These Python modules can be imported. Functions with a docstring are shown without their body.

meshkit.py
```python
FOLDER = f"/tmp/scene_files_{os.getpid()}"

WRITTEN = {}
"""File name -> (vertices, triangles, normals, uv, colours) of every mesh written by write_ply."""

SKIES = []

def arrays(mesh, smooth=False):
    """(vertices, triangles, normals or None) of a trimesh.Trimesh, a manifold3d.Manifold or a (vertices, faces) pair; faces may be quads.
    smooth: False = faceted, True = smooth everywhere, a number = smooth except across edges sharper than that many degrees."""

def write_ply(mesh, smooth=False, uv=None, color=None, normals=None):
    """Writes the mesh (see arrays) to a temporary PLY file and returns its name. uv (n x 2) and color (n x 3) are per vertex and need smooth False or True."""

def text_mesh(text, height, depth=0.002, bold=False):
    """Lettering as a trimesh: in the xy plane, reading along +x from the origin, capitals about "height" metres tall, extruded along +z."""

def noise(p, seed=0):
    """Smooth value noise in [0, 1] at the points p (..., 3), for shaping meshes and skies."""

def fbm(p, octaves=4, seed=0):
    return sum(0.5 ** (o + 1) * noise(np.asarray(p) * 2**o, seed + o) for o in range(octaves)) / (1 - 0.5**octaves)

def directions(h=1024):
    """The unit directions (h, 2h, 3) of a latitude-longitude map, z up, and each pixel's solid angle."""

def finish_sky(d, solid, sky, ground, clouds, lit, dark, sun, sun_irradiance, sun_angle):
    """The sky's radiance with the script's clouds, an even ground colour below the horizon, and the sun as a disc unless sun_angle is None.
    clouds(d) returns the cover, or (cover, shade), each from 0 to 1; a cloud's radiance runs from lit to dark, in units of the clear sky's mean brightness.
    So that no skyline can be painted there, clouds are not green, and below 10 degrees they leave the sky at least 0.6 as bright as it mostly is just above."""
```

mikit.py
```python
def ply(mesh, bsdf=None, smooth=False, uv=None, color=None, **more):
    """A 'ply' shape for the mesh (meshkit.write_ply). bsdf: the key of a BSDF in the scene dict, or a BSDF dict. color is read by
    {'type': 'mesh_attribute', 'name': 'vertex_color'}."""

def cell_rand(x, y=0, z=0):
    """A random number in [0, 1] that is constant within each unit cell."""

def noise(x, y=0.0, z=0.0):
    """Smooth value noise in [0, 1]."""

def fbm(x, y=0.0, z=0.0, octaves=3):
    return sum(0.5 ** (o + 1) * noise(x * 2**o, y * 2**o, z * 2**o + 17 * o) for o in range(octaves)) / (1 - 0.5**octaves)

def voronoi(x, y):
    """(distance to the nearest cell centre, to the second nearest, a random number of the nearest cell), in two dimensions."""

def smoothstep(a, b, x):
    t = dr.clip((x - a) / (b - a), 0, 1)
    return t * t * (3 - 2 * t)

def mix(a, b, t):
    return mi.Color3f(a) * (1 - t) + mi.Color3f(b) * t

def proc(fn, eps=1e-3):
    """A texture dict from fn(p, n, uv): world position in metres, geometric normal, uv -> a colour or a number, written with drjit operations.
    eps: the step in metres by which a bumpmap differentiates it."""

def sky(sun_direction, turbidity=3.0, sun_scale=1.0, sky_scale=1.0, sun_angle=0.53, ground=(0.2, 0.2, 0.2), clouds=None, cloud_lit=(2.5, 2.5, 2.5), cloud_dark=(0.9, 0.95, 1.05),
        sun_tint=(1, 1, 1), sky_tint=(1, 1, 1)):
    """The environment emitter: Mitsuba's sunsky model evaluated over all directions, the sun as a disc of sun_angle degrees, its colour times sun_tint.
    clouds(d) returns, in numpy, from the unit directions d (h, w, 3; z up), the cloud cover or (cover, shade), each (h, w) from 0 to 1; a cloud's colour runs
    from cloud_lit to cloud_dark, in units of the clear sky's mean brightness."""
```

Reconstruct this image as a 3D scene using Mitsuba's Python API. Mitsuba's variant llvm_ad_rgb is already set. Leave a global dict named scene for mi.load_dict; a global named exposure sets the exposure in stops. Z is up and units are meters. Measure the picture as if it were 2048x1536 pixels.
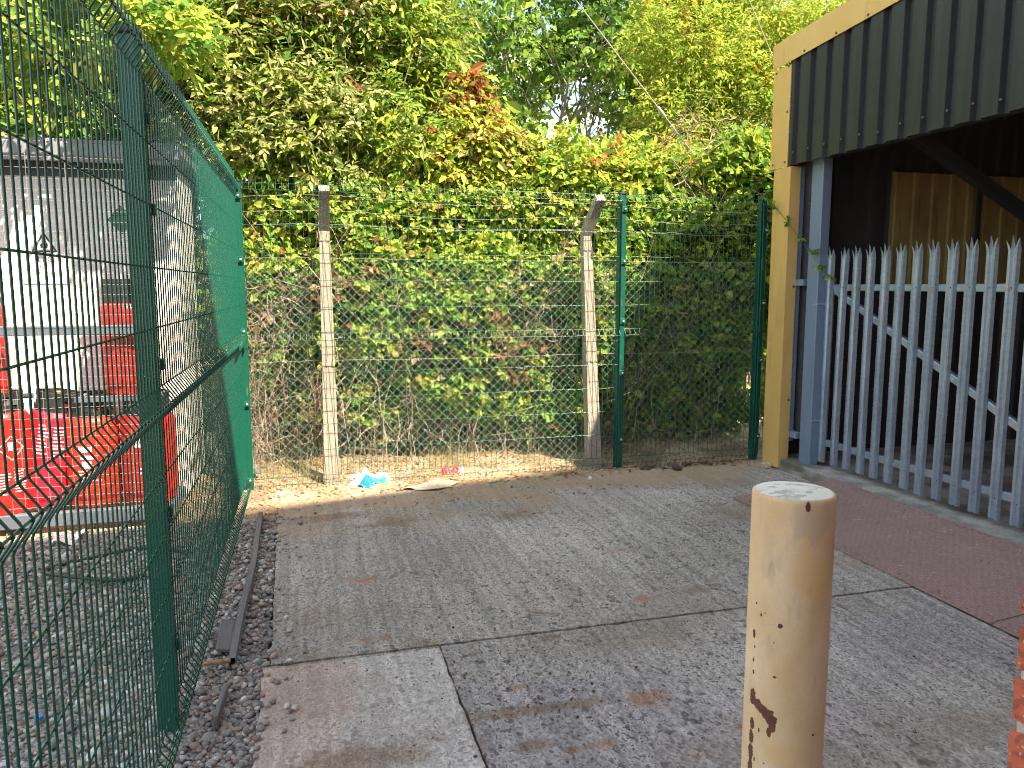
import math
import numpy as np
import trimesh
import drjit as dr
import mitsuba as mi
import mikit
import meshkit
from mikit import proc, fbm, noise, voronoi, smoothstep, mix, cell_rand
from shapely.geometry import LineString, Polygon

scene, labels = {}, {}
T = mi.ScalarTransform4f

# ----------------------------------------------------------------- camera, sky, exposure
EYE = np.array([0.0, 0.0, 1.6])
PITCH, YAW = math.radians(7.226), math.radians(15.365)
FWD = np.array([math.sin(YAW) * math.cos(PITCH), math.cos(YAW) * math.cos(PITCH), -math.sin(PITCH)])
scene["camera"] = {
    "type": "perspective", "fov": 67.3, "fov_axis": "x", "near_clip": 0.05, "far_clip": 500.0,
    "to_world": T().look_at(origin=EYE.tolist(), target=(EYE + FWD).tolist(), up=[0, 0, 1]),
}
SUN = np.array([0.45, -0.68, 1.0])


def clouds(d):
    q = d / np.maximum(d[..., 2:3], 0.12)
    c = meshkit.fbm(np.stack([q[..., 0] * 1.3 + 4.2, q[..., 1] * 1.3 + 1.7, q[..., 2] * 0 + 3.0], -1), 5, seed=8)
    cover = np.clip((c - 0.43) / 0.16, 0, 1)
    return cover, np.clip((c - 0.62) / 0.3, 0, 1) * 0.5


scene["sky"] = mikit.sky(SUN, turbidity=3.0, sun_scale=1.0, sky_scale=1.0, sun_angle=0.6, sky_tint=(1.17, 1.0, 0.83), clouds=clouds, cloud_lit=(2.6, 2.6, 2.6))
exposure = 3.5


# ----------------------------------------------------------------- helpers
def free_key(key):
    if not any(k == key or k.startswith(key + "__") for k in list(scene) + list(labels)):
        return key
    n = 1
    while any(k == f"{key}_{n:03d}" or k.startswith(f"{key}_{n:03d}__") for k in list(scene) + list(labels)):
        n += 1
    return f"{key}_{n:03d}"


def thing(name, label, category, group=None, kind=None):
    key = free_key(name)
    labels[key] = {"label": label, "category": category}
    if group:
        labels[key]["group"] = group
    if kind:
        labels[key]["kind"] = kind
    return key


def structure(name, label):
    key = free_key(name)
    labels[key] = {"label": label, "kind": "structure"}
    return key


def put(parent, name, mesh, bsdf, smooth=False, color=None, label=None, kind=None):
    """One entry of the scene: a part of parent, or parent itself when name is None."""
    key = parent if name is None else free_key(f"{parent}__{name}")
    scene[key] = mikit.ply(mesh, bsdf, smooth=smooth, color=color)
    if label or kind:
        e = labels.setdefault(key, {})
        if label:
            e["label"] = label
        if kind:
            e["kind"] = kind
    return key


def cat(*parts):
    """Joins (vertices, faces) pairs or trimeshes."""
    vs, fs, n = [], [], 0
    for p in parts:
        v, f = (p.vertices, p.faces) if hasattr(p, "vertices") else p
        v, f = np.asarray(v, float), np.asarray(f, int)
        if f.shape[1] == 4:
            f = np.vstack([f[:, [0, 1, 2]], f[:, [0, 2, 3]]])
        vs.append(v)
        fs.append(f + n)
        n += len(v)
    return np.vstack(vs), np.vstack(fs)


def box(lo, hi, c=0.0):
    """A box, its edges chamfered by c."""
    lo, hi = np.minimum(lo, hi).astype(float), np.maximum(lo, hi).astype(float)
    if c <= 0:
        b = trimesh.creation.box(extents=hi - lo)
        b.apply_translation((lo + hi) / 2)
        return b
    h, pts = (hi - lo) / 2, []
    for s in np.ndindex(2, 2, 2):
        s = np.array(s) * 2 - 1
        for k in range(3):
            e = h - c
            e[k] = h[k]
            pts.append(s * e)
    m = trimesh.Trimesh(np.array(pts)).convex_hull
    m.apply_translation((lo + hi) / 2)
    return m


def beam(a, b, w, h, up=(0, 0, 1), c=0.0):
    """A rectangular bar from a to b, w wide and h high."""
    a, b = np.asarray(a, float), np.asarray(b, float)
    d = b - a
    L = np.linalg.norm(d)
    d /= L
    s = np.cross(d, up)
    s /= np.linalg.norm(s)
    u = np.cross(s, d)
    m = box([-w / 2, 0, -h / 2], [w / 2, L, h / 2], c)
    M = np.eye(4)
    M[:3, 0], M[:3, 1], M[:3, 2], M[:3, 3] = s, d, u, a
    m.apply_transform(M)
    return m


def tubes(P, R, sides=5, caps=True):
    """Polylines P (n, m, 3) with radii R (scalar, (n,), or (n, m)) as tubes in one mesh."""
    P = np.asarray(P, float)
    if P.ndim == 2:
        P = P[None]
    n, m = P.shape[:2]
    R = np.asarray(R, float)
    R = np.broadcast_to(R if R.ndim == 2 else R.reshape(-1, 1), (n, m))
    t = np.gradient(P, axis=1)
    t /= np.linalg.norm(t, axis=-1, keepdims=True) + 1e-12
    ref = np.where(np.abs(t[:, :1, 2:]) < 0.8, [0.0, 0, 1], [1.0, 0, 0]) * np.ones_like(t)
    a = np.cross(t, ref)
    a /= np.linalg.norm(a, axis=-1, keepdims=True) + 1e-12
    b = np.cross(t, a)
    ang = np.arange(sides) * 2 * np.pi / sides
    V = P[:, :, None] + R[:, :, None, None] * (np.cos(ang)[None, None, :, None] * a[:, :, None] + np.sin(ang)[None, None, :, None] * b[:, :, None])
    i, j, k = np.meshgrid(np.arange(n), np.arange(m - 1), np.arange(sides), indexing="ij")
    base = i * m * sides
    k2 = (k + 1) % sides
    q = np.stack([base + j * sides + k, base + (j + 1) * sides + k, base + (j + 1) * sides + k2, base + j * sides + k2], -1).reshape(-1, 4)
    F = [q[:, [0, 1, 2]], q[:, [0, 2, 3]]]
    if caps:
        for at, order in ((0, (0, 1, 2)), (m - 1, (0, 2, 1))):
            for s in range(1, sides - 1):
                o = (np.arange(n) * m + at) * sides
                F.append(np.stack([o + (0, s, s + 1)[x] for x in order], -1))
    return V.reshape(-1, 3), np.vstack(F)


def lathe(prof, centre, seg=32):
    """Surface of revolution about z; prof = [(r, z), ...] from bottom to top."""
    prof = np.asarray(prof, float)
    a = np.arange(seg) * 2 * np.pi / seg
    V = np.stack([prof[:, None, 0] * np.cos(a), prof[:, None, 0] * np.sin(a), np.repeat(prof[:, 1:2], seg, 1)], -1) + np.asarray(centre, float)
    i, j = np.meshgrid(np.arange(len(prof) - 1), np.arange(seg), indexing="ij")
    j2 = (j + 1) % seg
    return V.reshape(-1, 3), np.stack([i * seg + j, i * seg + j2, (i + 1) * seg + j2, (i + 1) * seg + j], -1).reshape(-1, 4)


def ribbon(G, th):
    """A grid of points (rows, cols, 3) thickened to th."""
    G = np.asarray(G, float)
    r, c = G.shape[:2]
    n = np.cross(np.gradient(G, axis=0), np.gradient(G, axis=1))
    n /= np.linalg.norm(n, axis=-1, keepdims=True) + 1e-12
    V = np.vstack([(G + n * th / 2).reshape(-1, 3), (G - n * th / 2).reshape(-1, 3)])
    i, j = np.meshgrid(np.arange(r - 1), np.arange(c - 1), indexing="ij")
    q = np.stack([i * c + j, (i + 1) * c + j, (i + 1) * c + j + 1, i * c + j + 1], -1).reshape(-1, 4)
    rim = np.concatenate([np.arange(c), (np.arange(1, r)) * c + c - 1, (r - 1) * c + np.arange(c - 2, -1, -1), np.arange(r - 2, 0, -1) * c])
    nx = np.roll(rim, -1)
    side = np.stack([rim, nx, nx + r * c, rim + r * c], -1)
    return V, np.vstack([q, q[:, ::-1] + r * c, side])


def sheet_from_profile(line, th, z0, z1):
    """A folded sheet: the plan polyline thickened and extruded upwards."""
    p = LineString(line).buffer(th / 2, cap_style=2, join_style=2, mitre_limit=3)
    m = trimesh.creation.extrude_polygon(p, z1 - z0, engine="earcut")
    m.apply_translation([0, 0, z0])
    return m


def heightfield(xs, ys, fz):
    X, Y = np.meshgrid(xs, ys, indexing="ij")
    V = np.stack([X, Y, fz(X, Y)], -1).reshape(-1, 3)
    i, j = np.meshgrid(np.arange(len(xs) - 1), np.arange(len(ys) - 1), indexing="ij")
    n = len(ys)
    return V, np.stack([i * n + j, (i + 1) * n + j, (i + 1) * n + j + 1, i * n + j + 1], -1).reshape(-1, 4)


def bolt(p, axis, r=0.009, h=0.008):
    """A domed bolt head at p, pointing along axis."""
    V, F = lathe([(r, 0), (r, h * 0.35), (r * 0.8, h * 0.75), (r * 0.35, h), (0.0005, h)], (0, 0, 0), 10)
    M = trimesh.geometry.align_vectors([0, 0, 1], axis)
    return V @ M[:3, :3].T + np.asarray(p, float), F


def unit(v):
    return v / (np.linalg.norm(v, axis=-1, keepdims=True) + 1e-12)


def N3(x, y, s, seed=0, o=3):
    return meshkit.fbm(np.stack([x * s, y * s, np.zeros_like(x) + 0.37], -1), o, seed=seed)


# ----------------------------------------------------------------- materials
def two(b):
    return {"type": "twosided", "bsdf": b}


def rgb(*c):
    return {"type": "rgb", "value": list(c)}


def paint(color, rough=0.45, **kw):
    return two({"type": "principled", "base_color": color if isinstance(color, dict) else rgb(*color), "roughness": rough, **kw})


VC = {"type": "mesh_attribute", "name": "vertex_color"}

SPOTS = [(1.27, 2.60, .10, .06, 1), (1.05, 3.19, .07, .03, 0), (0.93, 2.63, .20, .035, 0), (0.70, 2.64, .16, .05, 0), (0.20, 2.50, .34, .10, 0), (1.38, 5.08, .22, .12, 0),
         (0.12, 5.36, .36, .10, 0), (0.30, 4.13, .12, .06, 1), (0.55, 5.13, .25, .12, 0), (1.68, 3.50, .07, .05, 1), (1.09, 3.45, .09, .05, 0), (2.0, 3.52, .12, .05, 0), (1.81, 4.21, .13, .03, 1),
         (0.28, 3.40, .09, .04, 1), (1.28, 2.21, .05, .03, 1), (0.81, 2.82, .05, .03, 1), (0.73, 2.42, .10, .04, 0), (1.6, 2.3, .12, .05, 1), (0.95, 2.36, .10, .03, 1)]


def concrete_grain(p):
    a, b, c = voronoi(p.x * 75, p.y * 75)
    return a, c


def concrete_color(p, n, uv):
    x, y = p.x, p.y
    big = fbm(x * 1.4 + 7, y * 1.1, 0.3, 4)
    mid = fbm(x * 9, y * 6, 1.3, 3)
    fine = noise(x * 160, y * 110, 2.0)
    brush = noise(x * 46 + fbm(x * 2, y * 2) * 1.5, y * 1.6, 3.1)
    a, c = concrete_grain(p)
    col = mix((0.275, 0.252, 0.222), (0.40, 0.37, 0.332), smoothstep(0.3, 0.75, big))
    speck = noise(x * 95, y * 62, 9.0)
    col = col * (0.36 + 0.40 * mid + 0.56 * fine + 0.40 * smoothstep(0.30, 0.75, speck)) * (0.78 + 0.42 * brush)
    col = mix(col, mi.Color3f(0.085, 0.08, 0.075), smoothstep(0.72, 0.84, speck) * smoothstep(0.40, 0.55, mid) * 0.75)
    # exposed stones: some pale, some near black
    stone = smoothstep(0.42, 0.30, a)
    col = mix(col, mi.Color3f(0.50, 0.48, 0.45), stone * smoothstep(0.93, 0.96, c) * 0.6)
    col = mix(col, mi.Color3f(0.075, 0.07, 0.068), stone * smoothstep(0.12, 0.08, c) * 0.6)
    pit = smoothstep(0.70, 0.80, fbm(x * 38, y * 30, 5.0, 2)) * smoothstep(0.35, 0.6, fbm(x * 1.7, y * 1.7, 8.0, 2))
    col = mix(col, mi.Color3f(0.07, 0.065, 0.06), pit * 0.7)
    # the near left bay was cast paler and pinker
    left = (smoothstep(0.555, 0.545, x) * smoothstep(3.235, 3.225, y))
    col = mix(col, (mi.Color3f(0.125, 0.117, 0.109) + col * 1.05) * mix((1, 1, 1), (1.10, 0.96, 0.93), smoothstep(0.25, 0.10, x + (mid - 0.5) * 0.5)), left)
    cool = smoothstep(0.40, 0.55, fbm(x * 1.1 + 3, y * 2.2 + 1, 4.0, 3)) * smoothstep(0.55, 0.56, x) * smoothstep(3.24, 3.23, y)
    col = mix(col, col * mi.Color3f(0.96, 0.95, 1.02), cool)
    # brown earth trodden and washed over it, in grains
    g = 0.45 + 0.55 * noise(x * 210, y * 150, 7.0)
    soil = smoothstep(0.52, 0.78, fbm(x * 1.3 + 20, y * 1.9, 6.0, 5)) * 0.6
    wash = smoothstep(0.42, 0.62, fbm(x * 1.8, y * 2.6 + 9, 6.6, 4) + 0.42 * smoothstep(4.9, 6.0, y - 0.05 * x) - 0.18)
    col = mix(col, mi.Color3f(0.215, 0.155, 0.10), soil * g)
    col = mix(col, mi.Color3f(0.33, 0.235, 0.145), dr.minimum(wash, 1) * g * 0.9 * smoothstep(4.4, 5.2, y))
    wob = (fbm(x * 14, y * 14, 3.0, 3) - 0.5)
    for sx, sy, rx, ry, k in SPOTS:
        d = dr.sqrt(dr.square((x - sx) / rx) + dr.square((y - sy) / ry)) + wob * 1.6
        col = mix(col, mi.Color3f(0.30, 0.13, 0.055) if k else mi.Color3f(0.18, 0.115, 0.065), smoothstep(1.25, 0.1, d) * g * 0.85)
    return col


def concrete_height(p, n, uv):
    x, y = p.x, p.y
    a, c = concrete_grain(p)
    brush = noise(x * 46 + fbm(x * 2, y * 2) * 1.5, y * 1.6, 3.1)
    return 0.0022 * fbm(x * 45, y * 38, 0.5, 3) + 0.0030 * brush + 0.0012 * smoothstep(0.45, 0.1, a) * c + 0.004 * fbm(x * 6, y * 5, 2.0, 3)


scene["m_concrete"] = two({"type": "bumpmap", "arbitrary": proc(concrete_height, 2e-3), "scale": 1.0, "bsdf": {"type": "principled", "base_color": proc(concrete_color), "roughness": 0.85, "specular": 0.3}})


def plinth_color(p, n, uv):
    m = fbm(p.x * 6, p.y * 6, p.z * 8, 4)
    f = noise(p.x * 120, p.y * 120, p.z * 120)
    col = mix((0.19, 0.185, 0.165), (0.34, 0.33, 0.30), smoothstep(0.35, 0.7, m)) * (0.75 + 0.4 * f)
    return mix(col, mi.Color3f(0.10, 0.095, 0.07), smoothstep(0.58, 0.7, fbm(p.x * 3, p.y * 2.5, p.z * 9 + 4, 3)) * 0.7)


scene["m_plinth"] = two({"type": "bumpmap", "arbitrary": proc(lambda p, n, uv: 0.004 * fbm(p.x * 40, p.y * 40, p.z * 40, 3), 2e-3), "scale": 1.0, "bsdf": {"type": "principled", "base_color": proc(plinth_color), "roughness": 0.9}})


def post_color(p, n, uv):
    m = fbm(p.x * 8, p.y * 8, p.z * 3, 4)
    f = noise(p.x * 170, p.y * 170, p.z * 170)
    pit = smoothstep(0.72, 0.8, noise(p.x * 60, p.y * 60, p.z * 60 + 3))
    col = mix((0.27, 0.24, 0.195), (0.355, 0.325, 0.27), m) * (0.82 + 0.3 * f)
    return mix(col, mi.Color3f(0.2, 0.18, 0.14), pit * 0.5)


scene["m_concrete_post"] = two({"type": "principled", "base_color": proc(post_color), "roughness": 0.9})


def soil_color(p, n, uv):
    m = fbm(p.x * 5, p.y * 5, 0.2, 4)
    f = noise(p.x * 90, p.y * 90, 4.0)
    a, b, c = voronoi(p.x * 34, p.y * 34)
    col = mix((0.26, 0.17, 0.095), (0.40, 0.30, 0.19), smoothstep(0.3, 0.7, m)) * (0.6 + 0.6 * f)
    col = mix(col, mix((0.12, 0.08, 0.045), (0.55, 0.45, 0.32), c), smoothstep(0.42, 0.3, a) * 0.55)
    return mix(col, mi.Color3f(0.11, 0.085, 0.055), smoothstep(0.55, 0.68, fbm(p.x * 2.3 + 4, p.y * 2.3, 3.0, 3)) * 0.7)


scene["m_soil"] = two({"type": "bumpmap", "arbitrary": proc(lambda p, n, uv: 0.012 * fbm(p.x * 30, p.y * 30, 0.4, 3), 3e-3), "scale": 1.0, "bsdf": {"type": "principled", "base_color": proc(soil_color), "roughness": 0.95}})
scene["m_joint"] = two({"type": "principled", "base_color": proc(lambda p, n, uv: mix((0.035, 0.028, 0.022), (0.13, 0.09, 0.06), noise(p.x * 30, p.y * 30, 1.0)) * (0.6 + 0.8 * noise(p.x * 160, p.y * 160, 2.0))), "roughness": 0.95})
scene["m_grit"] = two({"type": "principled", "base_color": proc(lambda p, n, uv: mix((0.10, 0.09, 0.08), (0.24, 0.21, 0.19), noise(p.x * 80, p.y * 80, 1.0)) * (0.6 + 0.6 * fbm(p.x * 6, p.y * 6, 2.0, 3))), "roughness": 0.95})
scene["m_stone"] = two({"type": "principled", "base_color": VC, "roughness": 0.75, "specular": 0.35})
scene["m_crumb"] = two({"type": "principled", "base_color": VC, "roughness": 0.95, "specular": 0.2})

GREEN = (0.002, 0.082, 0.052)


def green_color(p, n, uv):
    s = smoothstep(0.70, 0.78, fbm(p.x * 22, p.y * 22, p.z * 5, 3))
    return mix(mi.Color3f(*GREEN) * (0.88 + 0.24 * fbm(p.x * 9, p.y * 9, p.z * 4, 2)), mi.Color3f(0.12, 0.2, 0.15), s * 0.35)


scene["m_green"] = two({"type": "principled", "base_color": proc(green_color), "roughness": 0.42, "specular": 0.5})
scene["m_green_wire"] = paint(GREEN, 0.30, specular=0.7)
scene["m_dark_green"] = paint((0.003, 0.03, 0.018), 0.5)
scene["m_pvc_wire"] = paint((0.19, 0.34, 0.28), 0.45)
scene["m_galv_wire"] = paint((0.42, 0.42, 0.40), 0.45, metallic=0.5)


def galv_color(p, n, uv):
    a, b, c = voronoi(p.y * 60 + p.x * 40, p.z * 60)
    m = fbm(p.x * 10, p.y * 10, p.z * 3, 3)
    rust = smoothstep(0.66, 0.74, fbm(p.x * 7, p.y * 9, p.z * 12 + 2, 3)) * smoothstep(1.52, 1.55, p.z) * smoothstep(1.66, 1.62, p.z)
    col = mix((0.27, 0.355, 0.46), (0.42, 0.52, 0.63), m) * (0.9 + 0.16 * c)
    return mix(col, mi.Color3f(0.42, 0.30, 0.20), rust * 0.7)


scene["m_galv"] = two({"type": "principled", "base_color": proc(galv_color), "roughness": 0.36, "metallic": 0.7, "specular": 0.5})
scene["m_yellow"] = two({"type": "principled", "base_color": proc(lambda p, n, uv: mix((0.60, 0.40, 0.125), (0.67, 0.47, 0.17), fbm(p.x * 5, p.y * 5, p.z * 1.2, 3)) * (1 - 0.10 * smoothstep(0.62, 0.72, fbm(p.x * 14, p.y * 14, p.z * 2, 4)))), "roughness": 0.4, "specular": 0.5})
scene["m_cladding"] = two({"type": "principled", "base_color": proc(lambda p, n, uv: mix((0.019, 0.023, 0.027), (0.034, 0.039, 0.042), fbm(p.y * 24, p.z * 0.9, 1.0, 4))), "roughness": 0.42, "specular": 0.4})
scene["m_inside"] = two({"type": "principled", "base_color": proc(lambda p, n, uv: mix((0.035, 0.034, 0.037), (0.065, 0.062, 0.066), fbm(p.x * 6, p.y * 6, p.z * 1.5, 4))), "roughness": 0.6})
scene["m_ochre"] = two({"type": "principled", "base_color": proc(lambda p, n, uv: mix((0.29, 0.225, 0.07), (0.36, 0.285, 0.095), fbm(p.x * 8, p.z * 1.3, 1.0, 4)) * (1 - 0.25 * smoothstep(0.55, 0.7, fbm(p.x * 5 + 3, p.z * 2.2, 2.0, 4)))), "roughness": 0.6})
scene["m_steel_blue"] = two({"type": "principled", "base_color": proc(lambda p, n, uv: mix((0.125, 0.19, 0.28), (0.185, 0.255, 0.345), fbm(p.x * 12, p.y * 12, p.z * 2.5, 4))), "roughness": 0.38, "specular": 0.6})
scene["m_dark_steel"] = paint((0.035, 0.037, 0.045), 0.5)
scene["m_slate_blue"] = paint((0.10, 0.12, 0.15), 0.5)
scene["m_screw"] = paint((0.10, 0.07, 0.05), 0.6)
scene["m_cable"] = paint((0.30, 0.29, 0.26), 0.6)
scene["m_zinc"] = paint((0.55, 0.56, 0.55), 0.35, metallic=0.8)


def plate_pattern(p):
    """Raised bars of a tread plate, turned a quarter turn from cell to cell."""
    s = 30.0
    u, v = (p.x + p.y) * s * 0.7071, (p.x - p.y) * s * 0.7071
    iu, iv = dr.floor(u), dr.floor(v)
    fu, fv = u - iu - 0.5, v - iv - 0.5
    odd = (iu + iv) - 2 * dr.floor((iu + iv) / 2)
    a, b = dr.select(odd > 0.5, fu, fv), dr.select(odd > 0.5, fv, fu)
    return smoothstep(1.0, 0.7, dr.sqrt(dr.square(a / 0.44) + dr.square(b / 0.15)))


def plate_color(p, n, uv):
    m = fbm(p.x * 3, p.y * 3, 0.4, 4)
    f = noise(p.x * 130, p.y * 130, 1.0)
    col = mix((0.235, 0.155, 0.138), (0.315, 0.208, 0.185), m) * (0.78 + 0.35 * f)
    col = mix(col, col * 1.35, plate_pattern(p) * 0.6)
    pale = smoothstep(0.78, 0.84, fbm(p.x * 24, p.y * 40, 2.0, 3))
    return mix(col, mi.Color3f(0.40, 0.34, 0.31), pale * 0.6)


scene["m_tread"] = two({"type": "bumpmap", "arbitrary": proc(lambda p, n, uv: 0.0016 * plate_pattern(p), 1e-3), "scale": 1.0, "bsdf": {"type": "principled", "base_color": proc(plate_color), "roughness": 0.6, "specular": 0.4}})

BX, BY, BR, BH = 1.282, 1.766, 0.109, 1.05
CHIPS = [(-1.858, 1.032, .0062, 2.0), (-1.737, 1.055, .003, 1), (-1.478, 1.055, .002, 1), (-2.364, .704, .0062, 1), (-2.871, .719, .003, 1.5), (-2.761, .727, .0018, 1), (-3.09, .655, .005, 2.5), (-3.04, .745, .0025, 1.5), (-3.05, .619, .0025, 1.4),
         (-3.07, .580, .003, 2), (-3.056, .546, .003, 2), (-2.446, .557, .0045, .7), (-3.05, .475, .012, 1.8), (-2.88, .462, .016, .8), (-2.729, .455, .018, .75), (-2.58, .446, .019, .8), (-2.49, .436, .016, 1.0), (-2.45, .415, .009, 1.7), (-2.53, .395, .006, 2.2),
         (-3.03, .395, .008, 2.2), (-3.04, .357, .009, 2.4), (-3.05, .312, .009, 2.5), (-3.04, .270, .009, 2.2), (-3.05, .22, .01, 2.5), (-3.03, .17, .01, 2.5), (-1.401, .397, .004, .8), (-2.904, .295, .003, 2), (-2.80, .39, .0025, 2.5), (-2.503, .653, .0015, 1), (-2.62, .30, .002, 1)]


def chips_mask(p):
    th = dr.atan2(p.y - BY, p.x - BX)
    w = (fbm(p.x * 85, p.y * 85, p.z * 85, 3) - 0.5) * 1.5
    m = mi.Float(0)
    for t, z, r, k in CHIPS:
        d = dr.sqrt(dr.square((th - t) * BR / r) + dr.square((p.z - z) / (r * k)))
        m = dr.maximum(m, smoothstep(1.12, 0.98, d + w * 0.55))
    return m


def bollard_color(p, n, uv):
    m = fbm(p.x * 9, p.y * 9, p.z * 3.5, 4)
    f = noise(p.x * 260, p.y * 260, p.z * 260)
    col = mix((0.64, 0.465, 0.25), (0.72, 0.56, 0.35), smoothstep(0.3, 0.7, m)) * (0.92 + 0.1 * f)
    grime = smoothstep(0.52, 0.66, fbm(p.x * 26, p.y * 26, p.z * 8, 4)) * smoothstep(0.4, 0.6, fbm(p.x * 5 + 2, p.y * 5, p.z * 2, 2))
    col = mix(col, mi.Color3f(0.42, 0.37, 0.29), grime * 0.36)
    yel = smoothstep(0.56, 0.7, fbm(p.x * 8 + 4, p.y * 8, p.z * 6 + 1, 3))
    col = mix(col, mi.Color3f(0.68, 0.44, 0.12), yel * 0.45)
    scr = smoothstep(0.78, 0.84, noise(p.x * 70 + p.y * 70, p.z * 6.0, 5.0)) * smoothstep(0.5, 0.62, fbm(p.x * 11, p.y * 11, p.z * 3 + 5, 2))
    col = mix(col, mi.Color3f(0.36, 0.27, 0.18), scr * 0.45)
    rust = mix((0.055, 0.03, 0.022), (0.20, 0.075, 0.04), fbm(p.x * 60, p.y * 60, p.z * 60, 3))
    return mix(col, rust, chips_mask(p))


scene["m_bollard"] = two({"type": "bumpmap", "arbitrary": proc(lambda p, n, uv: 0.0008 * fbm(p.x * 60, p.y * 60, p.z * 60, 3) - 0.0012 * chips_mask(p), 8e-4), "scale": 1.0, "bsdf": {"type": "principled", "base_color": proc(bollard_color), "roughness": 0.5, "specular": 0.45}})
scene["m_bollard_cap"] = two({"type": "principled", "base_color": proc(lambda p, n, uv: mix(mix((0.60, 0.57, 0.46), (0.75, 0.72, 0.62), fbm(p.x * 20, p.y * 20, 1.0, 3)), (0.36, 0.37, 0.32), smoothstep(0.52, 0.68, fbm(p.x * 34, p.y * 60, 2.0, 4)) * 0.8)), "roughness": 0.8})


def brick_color(p, n, uv):
    k = cell_rand(dr.floor(p.y / 0.225 + 0.1), dr.floor((p.z - 0.0) / 0.0833), 3)
    m = fbm(p.x * 30, p.y * 30, p.z * 30, 3)
    g = smoothstep(0.55, 0.7, noise(p.x * 90 + p.z * 40, p.y * 90 + p.z * 40, p.z * 60))
    col = mix((0.36, 0.085, 0.045), (0.47, 0.135, 0.065), m) * (0.75 + 0.4 * k)
    col = mix(col, mi.Color3f(0.19, 0.05, 0.035), g * 0.5)
    return mix(col, mi.Color3f(0.62, 0.42, 0.34), smoothstep(0.80, 0.86, noise(p.x * 170, p.y * 170, p.z * 170)) * 0.7)


scene["m_brick"] = two({"type": "bumpmap", "arbitrary": proc(lambda p, n, uv: 0.004 * noise(p.x * 90 + p.z * 40, p.y * 90 + p.z * 40, p.z * 60) + 0.002 * fbm(p.x * 130, p.y * 130, p.z * 130, 2), 1e-3), "scale": 1.0, "bsdf": {"type": "principled", "base_color": proc(brick_color), "roughness": 0.85}})
scene["m_mortar"] = two({"type": "principled", "base_color": proc(lambda p, n, uv: mi.Color3f(0.46, 0.41, 0.33) * (0.75 + 0.4 * noise(p.x * 150, p.y * 150, p.z * 150))), "roughness": 0.95})
scene["m_far_brick"] = paint((0.30, 0.15, 0.10), 0.9)

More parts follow.
